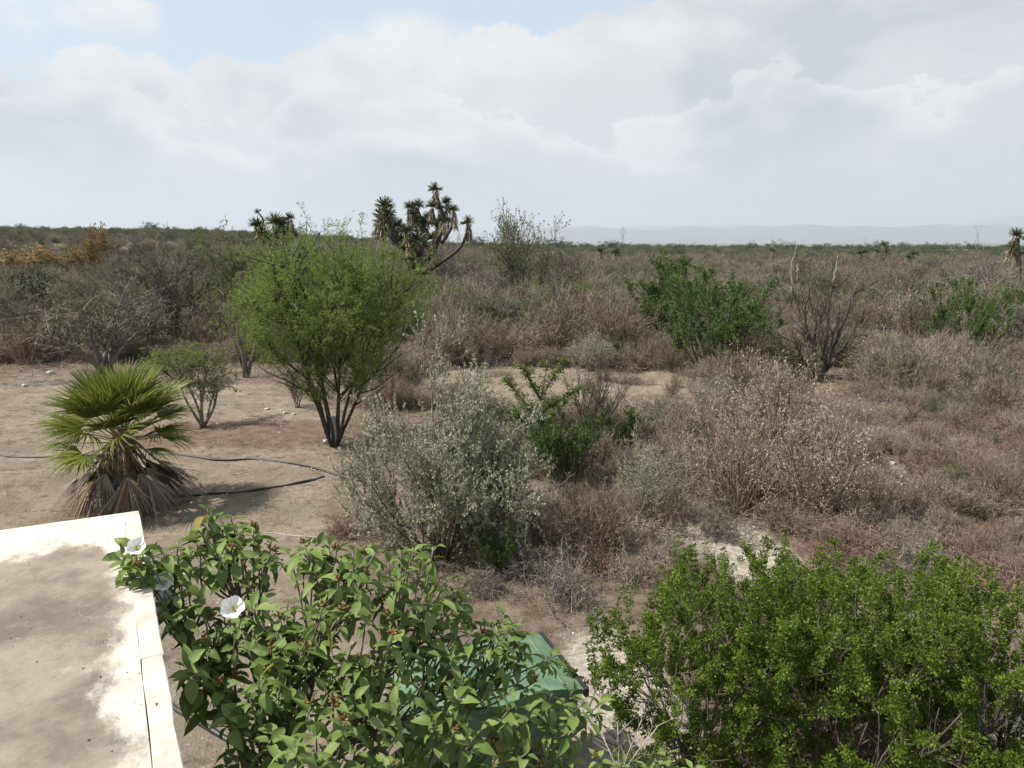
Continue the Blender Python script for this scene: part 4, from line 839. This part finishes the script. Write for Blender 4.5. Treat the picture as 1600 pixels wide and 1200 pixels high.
def slab(x0, x1, y0, y1, z0, z1, bev=.012, seed=0):
    mb = MB(); rng = np.random.default_rng(seed); y0, y1 = sorted((y0 * sy, y1 * sy)); nx, ny = max(2, int((x1 - x0) / .16)), max(2, int((y1 - y0) / .3)); pts, fc = [], []
    xs, ys = np.linspace(x0, x1, nx), np.linspace(y0, y1, ny)
    # slightly uneven outline: bevelled top rim, vertical sides
    loop = [(x, y0) for x in xs] + [(x1, y) for y in ys[1:]] + [(x, y1) for x in xs[::-1][1:]] + [(x0, y) for y in ys[::-1][1:-1]]; loop = np.array(loop); k = len(loop); c = np.array([(x0 + x1) / 2, (y0 + y1) / 2])
    jit = rng.normal(size=(k, 2)) * (.0025 if bev > .002 else .0003); low = np.c_[loop + jit * .5, np.full(k, z0)]; rim = np.c_[loop + jit, np.full(k, z1 - bev)]; ins = np.sign(c - loop) * np.where(np.isin(loop, [x0, x1, y0, y1]), 1, 0)
    tp = np.c_[loop + jit + ins * bev, np.full(k, z1)]; V = np.vstack([low, rim, tp]); i = np.arange(k); j = (i + 1) % k
    mb.add(V, np.vstack([np.stack([i, j, j + k, i + k], -1), np.stack([i + k, j + k, j + 2 * k, i + 2 * k], -1)])); mb.f.append((np.arange(2 * k, 3 * k)[None], 0)); mb.f.append((np.arange(k)[::-1][None], 0)); return mb
obj('roof_slab', slab(.0, 9, .0895, 6.2, ZR - .16, ZR - .003, .0015, 1).mesh('roof_slab', ['roof'], False), hs)
cuts = [0.0, 2.02, 4.4, 9.0]
for i in range(3): obj('edge_strip', slab(cuts[i] + .0015, cuts[i + 1] - .0015, 0, .0885, ZR - .165, ZR - .0015, .004, 5 + i).mesh('edge_strip', ['limeedge'], False), hs)
grm = MB(); grr = np.random.default_rng(8); gn = 420; gp = np.stack([grr.uniform(.05, 4.5, gn), sy * grr.uniform(.02, 3.5, gn), np.full(gn, ZR - .001)], -1); gs = np.exp(grr.normal(size=gn) * .5) * .0045
gt = np.array([[1, 0, 0], [-.5, .8, 0], [-.5, -.8, 0], [.1, 0, .7]], float); grm.add(gt[None] * grr.uniform(.6, 1.4, (gn, 4, 3)) * gs[:, None, None] + gp[:, None], (np.array([[0, 1, 3], [1, 2, 3], [2, 0, 3]])[None] + (np.arange(gn) * 4)[:, None, None]).reshape(-1, 3)); tag(obj('grit', grm.mesh('roof_grit', ['litter'], False), hs), kind='stuff')
obj('wall', slab(.06, 9, .06, 6.1, -.1, ZR - .17, .005, 3).mesh('house_wall', ['plaster'], False), hs)

# ------------------------------------------------------------------ green metal bin under the flowering shrub
def bin_():
    zt = 1.1; B, A, C_ = at_z(913, 1072, zt), at_z(836, 988, zt), at_z(640, 1128, zt); e1 = A[:2] - B[:2]; e2 = C_[:2] - B[:2]; la, lb = np.linalg.norm(e1), np.linalg.norm(e2); a_ = math.atan2(e2[1], e2[0])
    M['binpaint'] = mat('faded_green_paint', [(.050, .095, .055), (.085, .15, .085), (.16, .21, .135)], nscale=4.5, rough=.55, spec=.4, bump=.1); M['bindark'] = mat('dark_rubber_seal', [(.015, .016, .016), (.03, .03, .03)], nscale=6, rough=.6); M['peel'] = mat('peeled_white_patch', [(.6, .6, .57), (.75, .74, .7)], nscale=20)
    o = thing('metal_bin', 'faded green sheet-metal bin half hidden under the broad-leaved shrub', 'bin', (B[0], B[1], float(terrain(B[0], B[1]))), a_); n_ = np.array([-math.sin(a_), math.cos(a_)]); sg = 1 if n_ @ e1 > 0 else -1
    def box(x0, x1, y0, y1, z0, z1, tap=0.0, dome=0.0):
        mb = MB(); V, F = [], []; nx = 9
        for z, k in ((z0, tap), (z1, 0)):
            for yv, sgn in ((y0, 1), (y1, -1)):
                for i in range(nx): t = i / (nx - 1); V.append((x0 + (x1 - x0) * t + (k if t < .5 else -k) * (abs(2 * t - 1)), (yv + sgn * k) * sg, z + (dome * math.sin(math.pi * t) if z == z1 else 0)))
        id_ = lambda a, b, i: a * 2 * nx + b * nx + i
        for i in range(nx - 1):
            F += [[id_(0, 0, i), id_(0, 0, i + 1), id_(1, 0, i + 1), id_(1, 0, i)], [id_(0, 1, i + 1), id_(0, 1, i), id_(1, 1, i), id_(1, 1, i + 1)], [id_(1, 0, i), id_(1, 0, i + 1), id_(1, 1, i + 1), id_(1, 1, i)], [id_(0, 1, i), id_(0, 1, i + 1), id_(0, 0, i + 1), id_(0, 0, i)]]
        for i in (0, nx - 1): F.append([id_(0, 0, i), id_(1, 0, i), id_(1, 1, i), id_(0, 1, i)])
        mb.add(V, F); return mb
    obj('body', box(.03, lb - .03, .03, la - .03, .05, zt - .05, .10).mesh('bin_body', ['binpaint'], False), o)
    obj('lid', box(0, lb * .497, 0, la, zt - .045, zt - .01, 0, .055).mesh('bin_lid', ['binpaint'], False), o); obj('lid', box(lb * .503, lb, 0, la, zt - .045, zt - .01, 0, .055).mesh('bin_lid', ['binpaint'], False), o)
    for k_ in range(2):
        for x in (.16, .30, .44): rb = MB(); limb(rb, [(lb * .5 * k_ + x, .06 * sg, zt + .028), (lb * .5 * k_ + x, la * .5 * sg, zt + .028), (lb * .5 * k_ + x, (la - .06) * sg, zt + .028)], .016, .016, 8, 6); obj('rib', rb.mesh('lid_rib', ['binpaint']), o)
        hg = MB(); limb(hg, [(lb * (.5 * k_ + .2), (la + .012) * sg, zt - .02), (lb * (.5 * k_ + .25), (la + .012) * sg, zt - .02), (lb * (.5 * k_ + .3), (la + .012) * sg, zt - .02)], .018, .018, 4, 8); obj('hinge', hg.mesh('bin_hinge', ['bindark']), o)
    obj('seal', box(-.035, -.002, -.02, la + .02, zt - .075, zt + .002).mesh('bin_seal', ['bindark'], False), o)
    for x in (.08, lb - .16): obj('foot', box(x, x + .08, .14, la - .14, 0, .05).mesh('bin_foot', ['bindark'], False), o)
    h = MB(); limb(h, [(.45, -.0 * sg, zt - .16), (.46, -.06 * sg, zt - .15), (.75, -.06 * sg, zt - .15), (.76, 0, zt - .16)], .014, .014, 12, 6); obj('handle', h.mesh('bin_handle', ['bindark']), o)
    rng = np.random.default_rng(2); pm = MB(); k = 14; t = np.arange(k) / k * 6.283; r = .05 * rng.uniform(.5, 1.3, k); pm.add(np.c_[.12 + r * np.cos(t) * .6, np.full(k, .016 * sg), zt - .22 + r * np.sin(t) * 1.5], np.arange(k)[None]); obj('peeled_patch', pm.mesh('peeled_patch', ['peel'], False), o)
bin_()

# ------------------------------------------------------------------ broad-leaved white-flowered shrub beside the roof
def broad_leaf(seed, ln=1.0, wd=.52):
    rng = np.random.default_rng(seed); n = 7; t = np.linspace(0, 1, n); half = wd * .5 * np.sin(np.pi * np.clip(t, 0, 1) ** .82) ** .85; half[-1] = .004; half[0] = .012
    bend, fold = rng.uniform(.15, .75), rng.uniform(.20, .60); wav = rng.normal(size=(2, n)) * .02
    z = -bend * t ** 2 * ln; V = np.vstack([np.c_[t * ln, -half, z + half * fold * 1.2 + wav[0]], np.c_[t * ln, np.zeros(n), z], np.c_[t * ln, half, z + half * fold * 1.2 + wav[1]]])
    i = np.arange(n - 1); F = np.vstack([np.stack([i, i + 1, n + i + 1, n + i], -1), np.stack([n + i, n + i + 1, 2 * n + i + 1, 2 * n + i], -1)])
    return V.astype(np.float32), F
LEAFS = [broad_leaf(300 + i, 1, w_) for i, w_ in enumerate((.48, .54, .60, .44, .56, .50, .62, .46))]
LEAF_ME, OLD_ME = [], []; M['oldleaf'] = mat('yellowing_leaf', [(.24, .22, .05), (.26, .16, .05)], nscale=12, transl=.3)
for V_, F_ in LEAFS:
    mb = MB(); mb.add(V_, F_); LEAF_ME.append(mb.mesh('broad_leaf', ['cordia'])); OLD_ME.append(mb.mesh('old_leaf', ['oldleaf']))
def bud_mesh(seed):
    rng = np.random.default_rng(seed); mb = MB(); n = 9; d = cone(rng, n, 0, 1.3); P = strand(rng, np.zeros((n, 3)), d, rng.uniform(.02, .045, n), 5, .1)
    tubes(mb, P, np.tile(np.array([.0015, .002, .006, .0075, .005, .001]), (n, 1)), 5); return mb.mesh('bud_cluster', ['calyx'])
BUDS = [bud_mesh(i) for i in range(3)]
def flower_mesh():
    mb = MB(); rng = np.random.default_rng(5)
    for k in range(5):
        a0 = k * 1.2566; n = 5; m = 6; V = []
        for i in range(n):
            r = .004 + .030 * (i / (n - 1))
            for j in range(m):
                s = j / (m - 1) * 2 - 1; a = a0 + s * (.45 + .36 * i / (n - 1)); rr = r * (1 - .16 * s * s); V.append((rr * math.cos(a), rr * math.sin(a), .012 - .016 * math.cos(i / (n - 1) * 2.2) + .0035 * math.sin(j * 2.4 + k) * i / n + k * .0006))
        ii = np.arange(n * m).reshape(n, m); mb.add(V, np.stack([ii[:-1, :-1], ii[:-1, 1:], ii[1:, 1:], ii[1:, :-1]], -1).reshape(-1, 4))
    return mb.mesh('white_flower', ['petal'])
FLOWER = flower_mesh(); M['stamen'] = mat('yellow_throat', [(.5, .38, .06), (.62, .5, .12)], nscale=20)
thm = MB(); th_ = cone(np.random.default_rng(1), 14, 0, .9); tubes(thm, strand(np.random.default_rng(1), np.zeros((14, 3)), th_, .014, 2, .1), np.full((14, 3), .0011), 3); THROAT = thm.mesh('flower_throat', ['stamen'])
def kmeans(p, k, rng):
    c = p[rng.choice(len(p), k, False)]
    for _ in range(25):
        a = ((p[:, None] - c[None]) ** 2).sum(-1).argmin(1); c = np.array([p[a == j].mean(0) if (a == j).any() else c[j] for j in range(k)])
    return c, a
def broad_shrub(name, label, tips, base, fork, seed, nlimb, flowers=(), solo=300, leafn=(6, 10)):
    """tips: world positions of leaf rosettes; limbs and twigs grow from the fork to them"""
    rng = np.random.default_rng(seed); o = thing(name, label, 'shrub', (base[0], base[1], float(terrain(base[0], base[1])))); b = np.array(o.location); tips = np.asarray(tips) - b; fork = np.asarray(fork) - b
    tr, tw = MB(), MB(); limb(tr, [(0, 0, -.05), fork * .5 + rng.normal(size=3) * [.03, .03, 0], fork], .055, .042, 10, 8, 0, rng, .006)
    c, a = kmeans(tips, nlimb, rng); dirs = np.zeros_like(tips)
    for j in range(nlimb):
        mem = np.where(a == j)[0]
        if not len(mem): continue
        end = c[j] - np.array([0, 0, .10]); mid = fork * .5 + end * .5 + np.array([0, 0, -.10]) + rng.normal(size=3) * .06; P = limb(tr, [fork, mid, end], .030, .009, 16, 6, 0, rng, .010)
        for m in mem:
            t = tips[m]; i = int(np.clip(((P - t) ** 2).sum(1).argmin() - rng.integers(2, 6), 2, 15)); q = P[i]; md = (q + t) / 2 + np.array([0, 0, -.05]) + rng.normal(size=3) * .02; S_ = limb(tw, [q, md, t], .0075, .0035, 9, 4, 0, rng, .004); dirs[m] = unit(S_[-1] - S_[-3])
    obj('trunk', tr.mesh(name + '_trunk', ['bark_grey']), o); obj('twigs', tw.mesh(name + '_twigs', ['bark_grey']), o)
    leaves = []
    for t, d in zip(tips, dirs):
        d = unit(d + np.array([0, 0, .55])); sx = unit(np.cross(d, [.3, .9, .1])); sy_ = np.cross(d, sx); n = rng.integers(*leafn); a0 = rng.uniform(0, 6.28)
        for k in range(n):
            an = a0 + k * 2.4; tier = k / n; elv = .85 - 1.35 * tier + rng.normal() * .30; out = (sx * math.cos(an) + sy_ * math.sin(an)) * math.cos(elv) + d * math.sin(elv); out = unit(out + np.array([0, 0, -.32 * tier])); pos = t - d * (.02 + .085 * tier) + out * .012
            zc = unit(np.array([0, 0, 1.]) + d * .5 + rng.normal(size=3) * .45); yc = unit(np.cross(zc, out)); zc = np.cross(out, yc); ln = rng.uniform(.056, .118) * (1.08 - .25 * (tier < .25)); leaves.append((pos, np.stack([out, yc, zc], 1), ln))
    wp = np.array([l[0] for l in leaves]) + b; size = np.array([l[2] for l in leaves]) / np.linalg.norm(wp - np.array([0, 0, CAM_H]), axis=1)
    px, py = proj(wp[:, 0], wp[:, 1], wp[:, 2]); seen = (px > 0) & (px < 1600) & (py > 0) & (py < 1195); size = np.where(seen, size, size * .1); front = np.argsort(-size * rng.uniform(.75, 1.0, len(size)))
    rest_ = MB()
    for k, i in enumerate(front):
        p, Rm, ln = leaves[i]; v = int(rng.integers(8))
        if k < solo:
            l_ = obj('leaf', (OLD_ME if rng.uniform() < .02 else LEAF_ME)[v], o); l_.matrix_local = Matrix(np.vstack([np.c_[Rm * ln, p], [0, 0, 0, 1]]).tolist())
        else: rest_.add((LEAFS[v][0] * ln) @ Rm.T + p, LEAFS[v][1])
    if rest_.n: tag(obj('leaves', rest_.mesh(name + '_leaves', ['cordia']), o), kind='stuff')
    for i, (t, d) in enumerate(zip(tips, dirs)):
        if rng.uniform() < .19: obj('bud_cluster', BUDS[i % 3], o, tuple(t + np.array([0, 0, .012])), (rng.normal() * .3, rng.normal() * .3, rng.uniform(0, 6)), (rng.uniform(.8, 1.25),) * 3)
    for (fx, fy, fd, sc) in flowers:
        p = at_y(fx, fy, fd) - b; q = (Vector((-p[0] - b[0], -p[1] - b[1], CAM_H - p[2] - b[2] + 1.2)) + sv * 1.2).to_track_quat('Z', 'Y'); f_ = obj('flower', FLOWER, o, tuple(p), q.to_euler(), (sc * 1.4,) * 3); tag(f_, 'open white flower'); obj('throat', THROAT, f_)
        dd = ((tips - p) ** 2).sum(1).argmin(); sm = MB(); limb(sm, [tips[dd] - np.array([0, 0, .03]), (tips[dd] + p) / 2, p], .0028, .002, 6, 4); obj('flower_stalk', sm.mesh('flower_stalk', ['weed']), o)
OUT = [(178, 868), (192, 842), (245, 856), (300, 806), (330, 790), (405, 815), (432, 850), (482, 838), (560, 856), (620, 850), (680, 852), (718, 905), (788, 958), (842, 992), (880, 1050), (942, 1090), (930, 1120), (890, 1118), (905, 1200), (910, 1260), (330, 1260), (345, 1120), (290, 1088), (275, 1040), (285, 985), (252, 955), (262, 930), (300, 905), (285, 885), (185, 890)]
HOLES = [[(295, 882), (320, 872), (345, 890), (390, 905), (435, 862), (472, 868), (470, 915), (440, 945), (330, 945), (295, 920)], [(425, 825), (475, 820), (470, 850), (432, 860)], [(505, 962), (560, 962), (560, 992), (505, 992)], [(840, 1010), (900, 1060), (880, 1080), (820, 1050)], [(720, 905), (760, 900), (800, 950), (740, 935)]]
rng = np.random.default_rng(33); tips = []; pxs = []
for it in range(6000):
    x, y = rng.uniform(170, 950), rng.uniform(785, 1255)
    if not in_poly(x, y, OUT) or any(in_poly(x, y, h) for h in HOLES): continue
    if math.sin(x * .034 + 1) * math.sin(y * .041 + x * .009) > .58: continue
    if any((x - a) ** 2 + (y - b) ** 2 < (13.5 + 12 * (y - 780) / 420) ** 2 for a, b in pxs): continue
    pxs.append((x, y)); dd = 4.25 - 1.15 * (y - 800) / 400 + .9 * max(0, (x - 560)) / 400 - .35 * max(0, 320 - x) / 140 + rng.normal() * .10; tips.append(at_y(x, y, dd))
n_front = len(tips)
for i in rng.choice(n_front, 30, False):                                # a second layer of rosettes deeper in the crown
    tips.append(tips[i] + np.array([rng.normal() * .15, rng.uniform(.1, .4), -rng.uniform(.18, .42)]))
broad_shrub('flowering_shrub', 'broad-leaved green shrub with white flowers and brown buds beside the roof edge', tips, (-1.42, 3.85), (-1.28, 3.70, 1.75), 9, 13,
            [(365, 953, 3.62, 1.25), (214, 857, 3.72, .95), (256, 912, 3.75, 1.1), (247, 962, 3.72, 1.05), (258, 936, 3.78, .9)])
sap = [at_y(*q) for q in ((1042, 1172, 4.6), (1012, 1200, 4.5), (1085, 1198, 4.6), (972, 1192, 4.7), (1050, 1215, 4.6), (930, 1180, 4.8), (1120, 1222, 4.7))]
broad_shrub('broad_leaved_sapling', 'young broad-leaved shrub with few leaves between bin and lush green shrubs', sap, (.95, 4.75), (.95, 4.7, 1.3), 14, 3, solo=40)
def bare_twigs():
    g = np.array([.62, 4.9, 0.]); o = thing('bare_twigs', 'thin grey bare twigs forking upward beside the green metal bin', 'twigs', (g[0], g[1], float(terrain(g[0], g[1])))); rng = np.random.default_rng(3); mb = MB(); n = 4
    P = np.stack([spline([(0, 0, -.02), at_y(965, 1230, 4.8) - g, at_y(x, y, 4.8 + k * .05) - g], 9) for k, (x, y) in enumerate(((1003, 1120), (965, 1125), (1030, 1128), (940, 1140)))]); tubes(mb, P, np.linspace(.011, .003, 9)[None].repeat(n, 0), 5); p, T, ow, t = sample(rng, P, 8, .6, 1); Q = strand(rng, p, deviate(rng, T, .4, 1.0), rng.uniform(.06, .2, len(p)), 3, .15, .05); tubes(mb, Q, taper(np.full(len(Q), .003), .001, 4), 3); obj('stems', mb.mesh('bare_twig_stems', ['bark_pale']), o)
bare_twigs()

# ------------------------------------------------------------------ hoses and pipes lying on the ground
def pipe(name, label, pts, r, m, n=60):
    G = np.array([ground(*p) for p in pts]); P = spline(G, n); P[:, 2] = terrain(P[:, 0], P[:, 1]) + r * (.45 + .45 * np.sin(np.arange(n) * .37 + r * 100)); o0 = P[0].copy(); mb = MB(); tubes(mb, (P - o0)[None], np.full((1, n), r), 8); tag(obj(name, mb.mesh(name, [m]), None, tuple(o0)), label, 'pipe')
pipe('irrigation_pipe', 'long black irrigation pipe crossing the yard behind the fan palm', [(-160, 708), (0, 712), (120, 713), (230, 711), (330, 719), (400, 718), (450, 724), (505, 736), (560, 752)], .026, 'rubber')
pipe('irrigation_pipe', 'black irrigation pipe end curving from palm to the big silver shrub', [(262, 775), (330, 773), (400, 767), (460, 757), (506, 745)], .028, 'rubber')
pipe('grey_pipe', 'thin grey pipe lying on bare soil behind the flowering shrub', [(418, 833), (440, 835), (470, 838), (500, 841)], .012, 'conduit', 20)
pipe('grey_pipe', 'dark grey pipe running from the house wall under the flowering shrub', [(250, 1092), (285, 1115), (330, 1143), (370, 1165), (430, 1205)], .03, 'rubber', 30)
def stick():
    a, b = ground(506, 694), ground(530, 690); mb = MB(); mid = (a + b) / 2; a[2] += .06; b[2] += .10; limb(mb, [a - mid, (0, 0, .09), b - mid], .045, .04, 8, 8); tag(obj('white_pipe', mb.mesh('white_pipe', ['whitepvc']), None, tuple(mid)), 'short white pipe resting at the foot of the big mesquite', 'pipe')
stick()

# ------------------------------------------------------------------ stones
import bmesh
def rock(seed):
    rng = np.random.default_rng(seed); bm = bmesh.new(); bmesh.ops.create_icosphere(bm, subdivisions=3, radius=1); d = unit(rng.normal(size=(9, 3)))
    for vtx in bm.verts:
        p = np.array(vtx.co); cut = min([1.0] + [(.62 + .3 * (i % 3) / 2) / max(1e-3, p @ q) if p @ q > .2 else 9 for i, q in enumerate(d)]); p = p * min(1, cut) * [1, .8, .55]; vtx.co = p * (1 + .03 * rng.normal())
    me = bpy.data.meshes.new('rock'); bm.to_mesh(me); bm.free(); me.materials.append(M['stone']); return me
ROCKS = [rock(i) for i in range(4)]
for i, (px, py, w_, lb) in enumerate([
    (12, 556, 46, 'large brown boulder beside the ashy rubble patch'), (446, 646, 12, 'flat white stone on red soil beside the small bare sapling'), (418, 640, 9, 'small pale stone on red soil in front of the small bare sapling'), (459, 648, 8, 'pale stone close to the small bare sapling'),
    (325, 645, 9, 'white stone beside the slanting stems of the young mesquite'), (432, 867, 12, 'pale stone on bare soil behind the flowering shrub'), (313, 868, 13, 'whitish stone near the flowering shrub branch over the roof'), (980, 1003, 12, 'yellowish white stone beside the stony path near the bin'), (992, 1010, 10, 'white stone next to the yellowish stone by the path'),
    (985, 1078, 16, 'long white stone in the middle of the stony path'), (1150, 845, 10, 'dark flat stone on the gravel patch'), (1175, 852, 12, 'white slab of stone on the gravel patch'), (1396, 726, 16, 'white limestone lump on the bare spot'), (1502, 950, 12, 'white stone between lush shrubs and reddish twigs'), (1140, 818, 9, 'small white stone on the upper gravel patch'), (80, 585, 16, 'grey stone in the ashy rubble patch'), (40, 604, 14, 'white stone at the near edge of the ashy rubble patch'), (205, 806, 10, 'pale stone beside the dead skirt of the palm'), (1522, 1168, 16, 'pale stone under the end of the lush shrub row')]):
    g = ground(px, py); dep = g[1] * math.cos(PITCH) + CAM_H * math.sin(PITCH); s = w_ * dep / FPX / 2; tag(obj('stone', ROCKS[i % 4], None, (g[0], g[1], g[2] + s * .22), (0, 0, i * 1.7), (s, s, s)), lb, 'stone')

# ------------------------------------------------------------------ ground cover nobody could count
def cover(name, label, cat, pts, gen, mats):
    mb = MB(); gen(mb, pts); tag(obj(name, mb.mesh(name, mats, False)), label, cat, kind='stuff')
def scatter(n, x0, x1, y0, y1, seed, keep):
    rng = np.random.default_rng(seed); y = np.sqrt(rng.uniform(y0 ** 2, y1 ** 2, n)); x = rng.uniform(x0, x1, n) * y; z = terrain(x, y); px, py = proj(x, y, z); k = keep(px, py, x, y, rng); return np.stack([x, y, z], -1)[k], rng
def openland(px, py): return in_poly(px, py, YARD) | in_poly(px, py, CLEAR)
ASHP = [(-60, 585), (110, 585), (120, 606), (-60, 612)]
def stony(px, py): return in_poly(px, py, ASHP) | in_poly(px, py, GRAVEL) | in_poly(px, py, PATH) | in_poly(px, py, SPOT) | in_poly(px, py, RIGHT_EDGE)
p_, r_ = scatter(30000, -.85, .85, 6.5, 40, 1, lambda px, py, x, y, r: ~openland(px, py) & (r.uniform(size=len(px)) < np.where(stony(px, py), .12, 1.0)))
def gen_lit(mb, p):
    n = len(p); d = cone(r_, n, .5, 1.5); s = np.clip(p[:, 1] / 12, .8, 2.2); ribbons(mb, r_, strand(r_, p + [0, 0, .01], d, r_.uniform(.12, .34, n) * s, 3, .3), .006 * s)
    q = p[r_.choice(n, n // 2, False)]; q = q + r_.normal(size=q.shape) * [.1, .1, 0]; q[:, 2] = terrain(q[:, 0], q[:, 1]); d = cone(r_, len(q), .9, 1.57); ribbons(mb, r_, strand(r_, q + [0, 0, .01], d, r_.uniform(.1, .3, len(q)), 3, .35), np.full(len(q), .008))
cover('twig_litter', 'brown twig litter and dead stems covering the scrub floor', 'litter', p_, gen_lit, ['litter'])
p_, r_ = scatter(9000, -.85, .85, 7, 38, 2, lambda px, py, x, y, r: r.uniform(size=len(px)) < np.where(in_poly(px, py, CLEAR), .7, np.where(in_poly(px, py, YARD), .22, np.where(stony(px, py), .15, .8))) * (.35 + .65 * (np.sin(x * .9 + 2) * np.cos(y * .7) > 0)))
def gen_straw(mb, p):
    n = len(p); m = 12; q = np.repeat(p, m, 0) + r_.normal(size=(n * m, 3)) * [.05, .05, 0]; s = np.repeat(r_.uniform(.5, 1.3, n), m); d = cone(r_, n * m, .05, .8); ribbons(mb, r_, strand(r_, q, d, r_.uniform(.08, .24, n * m) * s, 2, .15, -.1), np.full(n * m, .005))
cover('dry_grass', 'sparse straw-coloured dry grass tufts across soil and scrub', 'grass', p_, gen_straw, ['straw'])
p_, r_ = scatter(5200, -.85, .2, 8, 30, 4, lambda px, py, x, y, r: in_poly(px, py, YARD) & (r.uniform(size=len(px)) < .10 + .8 * (np.sin(x * 1.3 + .5) * np.sin(y * 1.1 + x * .4) > .35)))
def gen_weed(mb, p):
    n = len(p); m = 9; q = np.repeat(p, m, 0) + r_.normal(size=(n * m, 3)) * [.05, .05, 0]; d = cone(r_, n * m, .3, 1.45); ribbons(mb, r_, strand(r_, q, d, r_.uniform(.02, .075, n * m), 2, .2), np.full(n * m, .007))
cover('low_weeds', 'low olive weeds thinly spread over the bare yard', 'weeds', p_, gen_weed, ['weed'])
p_, r_ = scatter(46000, -.85, .85, 6.2, 30, 5, lambda px, py, x, y, r: r.uniform(size=len(px)) < np.where(stony(px, py), 1.0, np.where(openland(px, py), .24, .05)))
def gen_peb(mb, p):
    n = len(p); s = np.exp(r_.normal(size=n) * .45) * .013; t = np.array([[1, 0, 0], [-.5, .8, 0], [-.5, -.8, 0], [.1, 0, .6], [0, 0, -.4]], float); a = r_.uniform(0, 6.28, n); c, s_ = np.cos(a), np.sin(a); v = t[None].repeat(n, 0); v = v * r_.uniform(.7, 1.3, (n, 1, 3)); x = v[..., 0] * c[:, None] - v[..., 1] * s_[:, None]; y = v[..., 0] * s_[:, None] + v[..., 1] * c[:, None]; V = np.stack([x, y, v[..., 2]], -1) * s[:, None, None] + p[:, None] + [0, 0, .004]
    F = np.array([[0, 1, 3], [1, 2, 3], [2, 0, 3], [1, 0, 4], [2, 1, 4], [0, 2, 4]]); mb.add(V, (F[None] + (np.arange(n) * 5)[:, None, None]).reshape(-1, 3))
cover('gravel', 'pale gravel and pebbles strewn over the path and yard', 'gravel', p_, gen_peb, ['pebble'])

# ------------------------------------------------------------------ pylons on the far plain
def pylon(px, pyt, hgt, dist, label, kind=0):
    a = math.atan((px - 800) / FPX); x, y = dist * math.sin(a), dist * math.cos(a); z = float(terrain(x, y)); mb = MB(); r = .26; H = hgt
    def bar(p, q, rr=r): tubes(mb, np.array([[p, q]], float), np.full((1, 2), rr), 4)
    c = lambda w_, z_: [(-w_, -w_, z_), (w_, -w_, z_), (w_, w_, z_), (-w_, w_, z_)]; lev = [(4.2, 0), (2.9, H * .25), (1.9, H * .48), (1.2, H * .68)]
    for (w0, z0), (w1, z1) in zip(lev, lev[1:]):
        A, B = c(w0, z0), c(w1, z1)
        for i in range(4): bar(A[i], B[i]); bar(A[i], B[(i + 1) % 4], r * .6); bar(B[i], B[(i + 1) % 4], r * .6)
    if kind == 0:
        for s in (-1, 1): bar((s * 1.2, 0, H * .68), (s * 7, 0, H * .97), r * 1.1); bar((s * .4, 0, H * .68), (s * 4.6, 0, H * .97), r * .8); bar((s * 7, 0, H * .97), (s * 7.8, 0, H), r * .7)
        bar((-11, 0, H * .93), (11, 0, H * .93), r * 1.1); bar((-7, 0, H * .97), (7, 0, H * .97), r * .8)
    else:
        bar((0, 0, H * .68), (0, 0, H), r * 1.4)
        for zz, wd in ((.72, 7), (.84, 6), (.95, 4)): bar((-wd, 0, H * zz), (wd, 0, H * zz), r); bar((-wd, 0, H * zz), (0, 0, H * (zz + .06)), r * .6); bar((wd, 0, H * zz), (0, 0, H * (zz + .06)), r * .6)
    tag(obj('power_pylon', mb.mesh('pylon', ['steel'], False), None, (x, y, z - .5), (0, 0, -a + .3)), label, 'pylon', 'power pylons on the far plain')
pylon(1515, 350, 52, 1900, 'faint lattice pylon with forked head on the hazy plain'); pylon(970, 356, 44, 1700, 'faint slim lattice pylon with crossarms behind the dark wood', 1); pylon(1343, 368, 44, 2900, 'smallest fainter lattice pylon far out on the hazy plain', 0)

# ------------------------------------------------------------------ haze
hz = MB(); s = 44000.0; zb, zt_ = -40.0, 900.0
hz.add([(-s, -s, zb), (s, -s, zb), (s, s, zb), (-s, s, zb), (-s, -s, zt_), (s, -s, zt_), (s, s, zt_), (-s, s, zt_)], [[3, 2, 1, 0], [4, 5, 6, 7], [0, 1, 5, 4], [1, 2, 6, 5], [2, 3, 7, 6], [3, 0, 4, 7]])
hm = bpy.data.materials.new('haze'); hm.use_nodes = True; hn = hm.node_tree.nodes; hl = hm.node_tree.links
hn.remove(hn['Principled BSDF']); pv = hn.new('ShaderNodeVolumePrincipled'); pv.inputs['Color'].default_value = (.86, .915, .99, 1); pv.inputs['Density'].default_value = HAZE; pv.inputs['Anisotropy'].default_value = .1
hl.new(pv.outputs[0], hn['Material Output'].inputs['Volume']); M['haze'] = hm
tag(obj('haze', hz.mesh('haze', ['haze'], False)), 'pale dusty haze thickening towards the far hills', 'haze', kind='stuff')
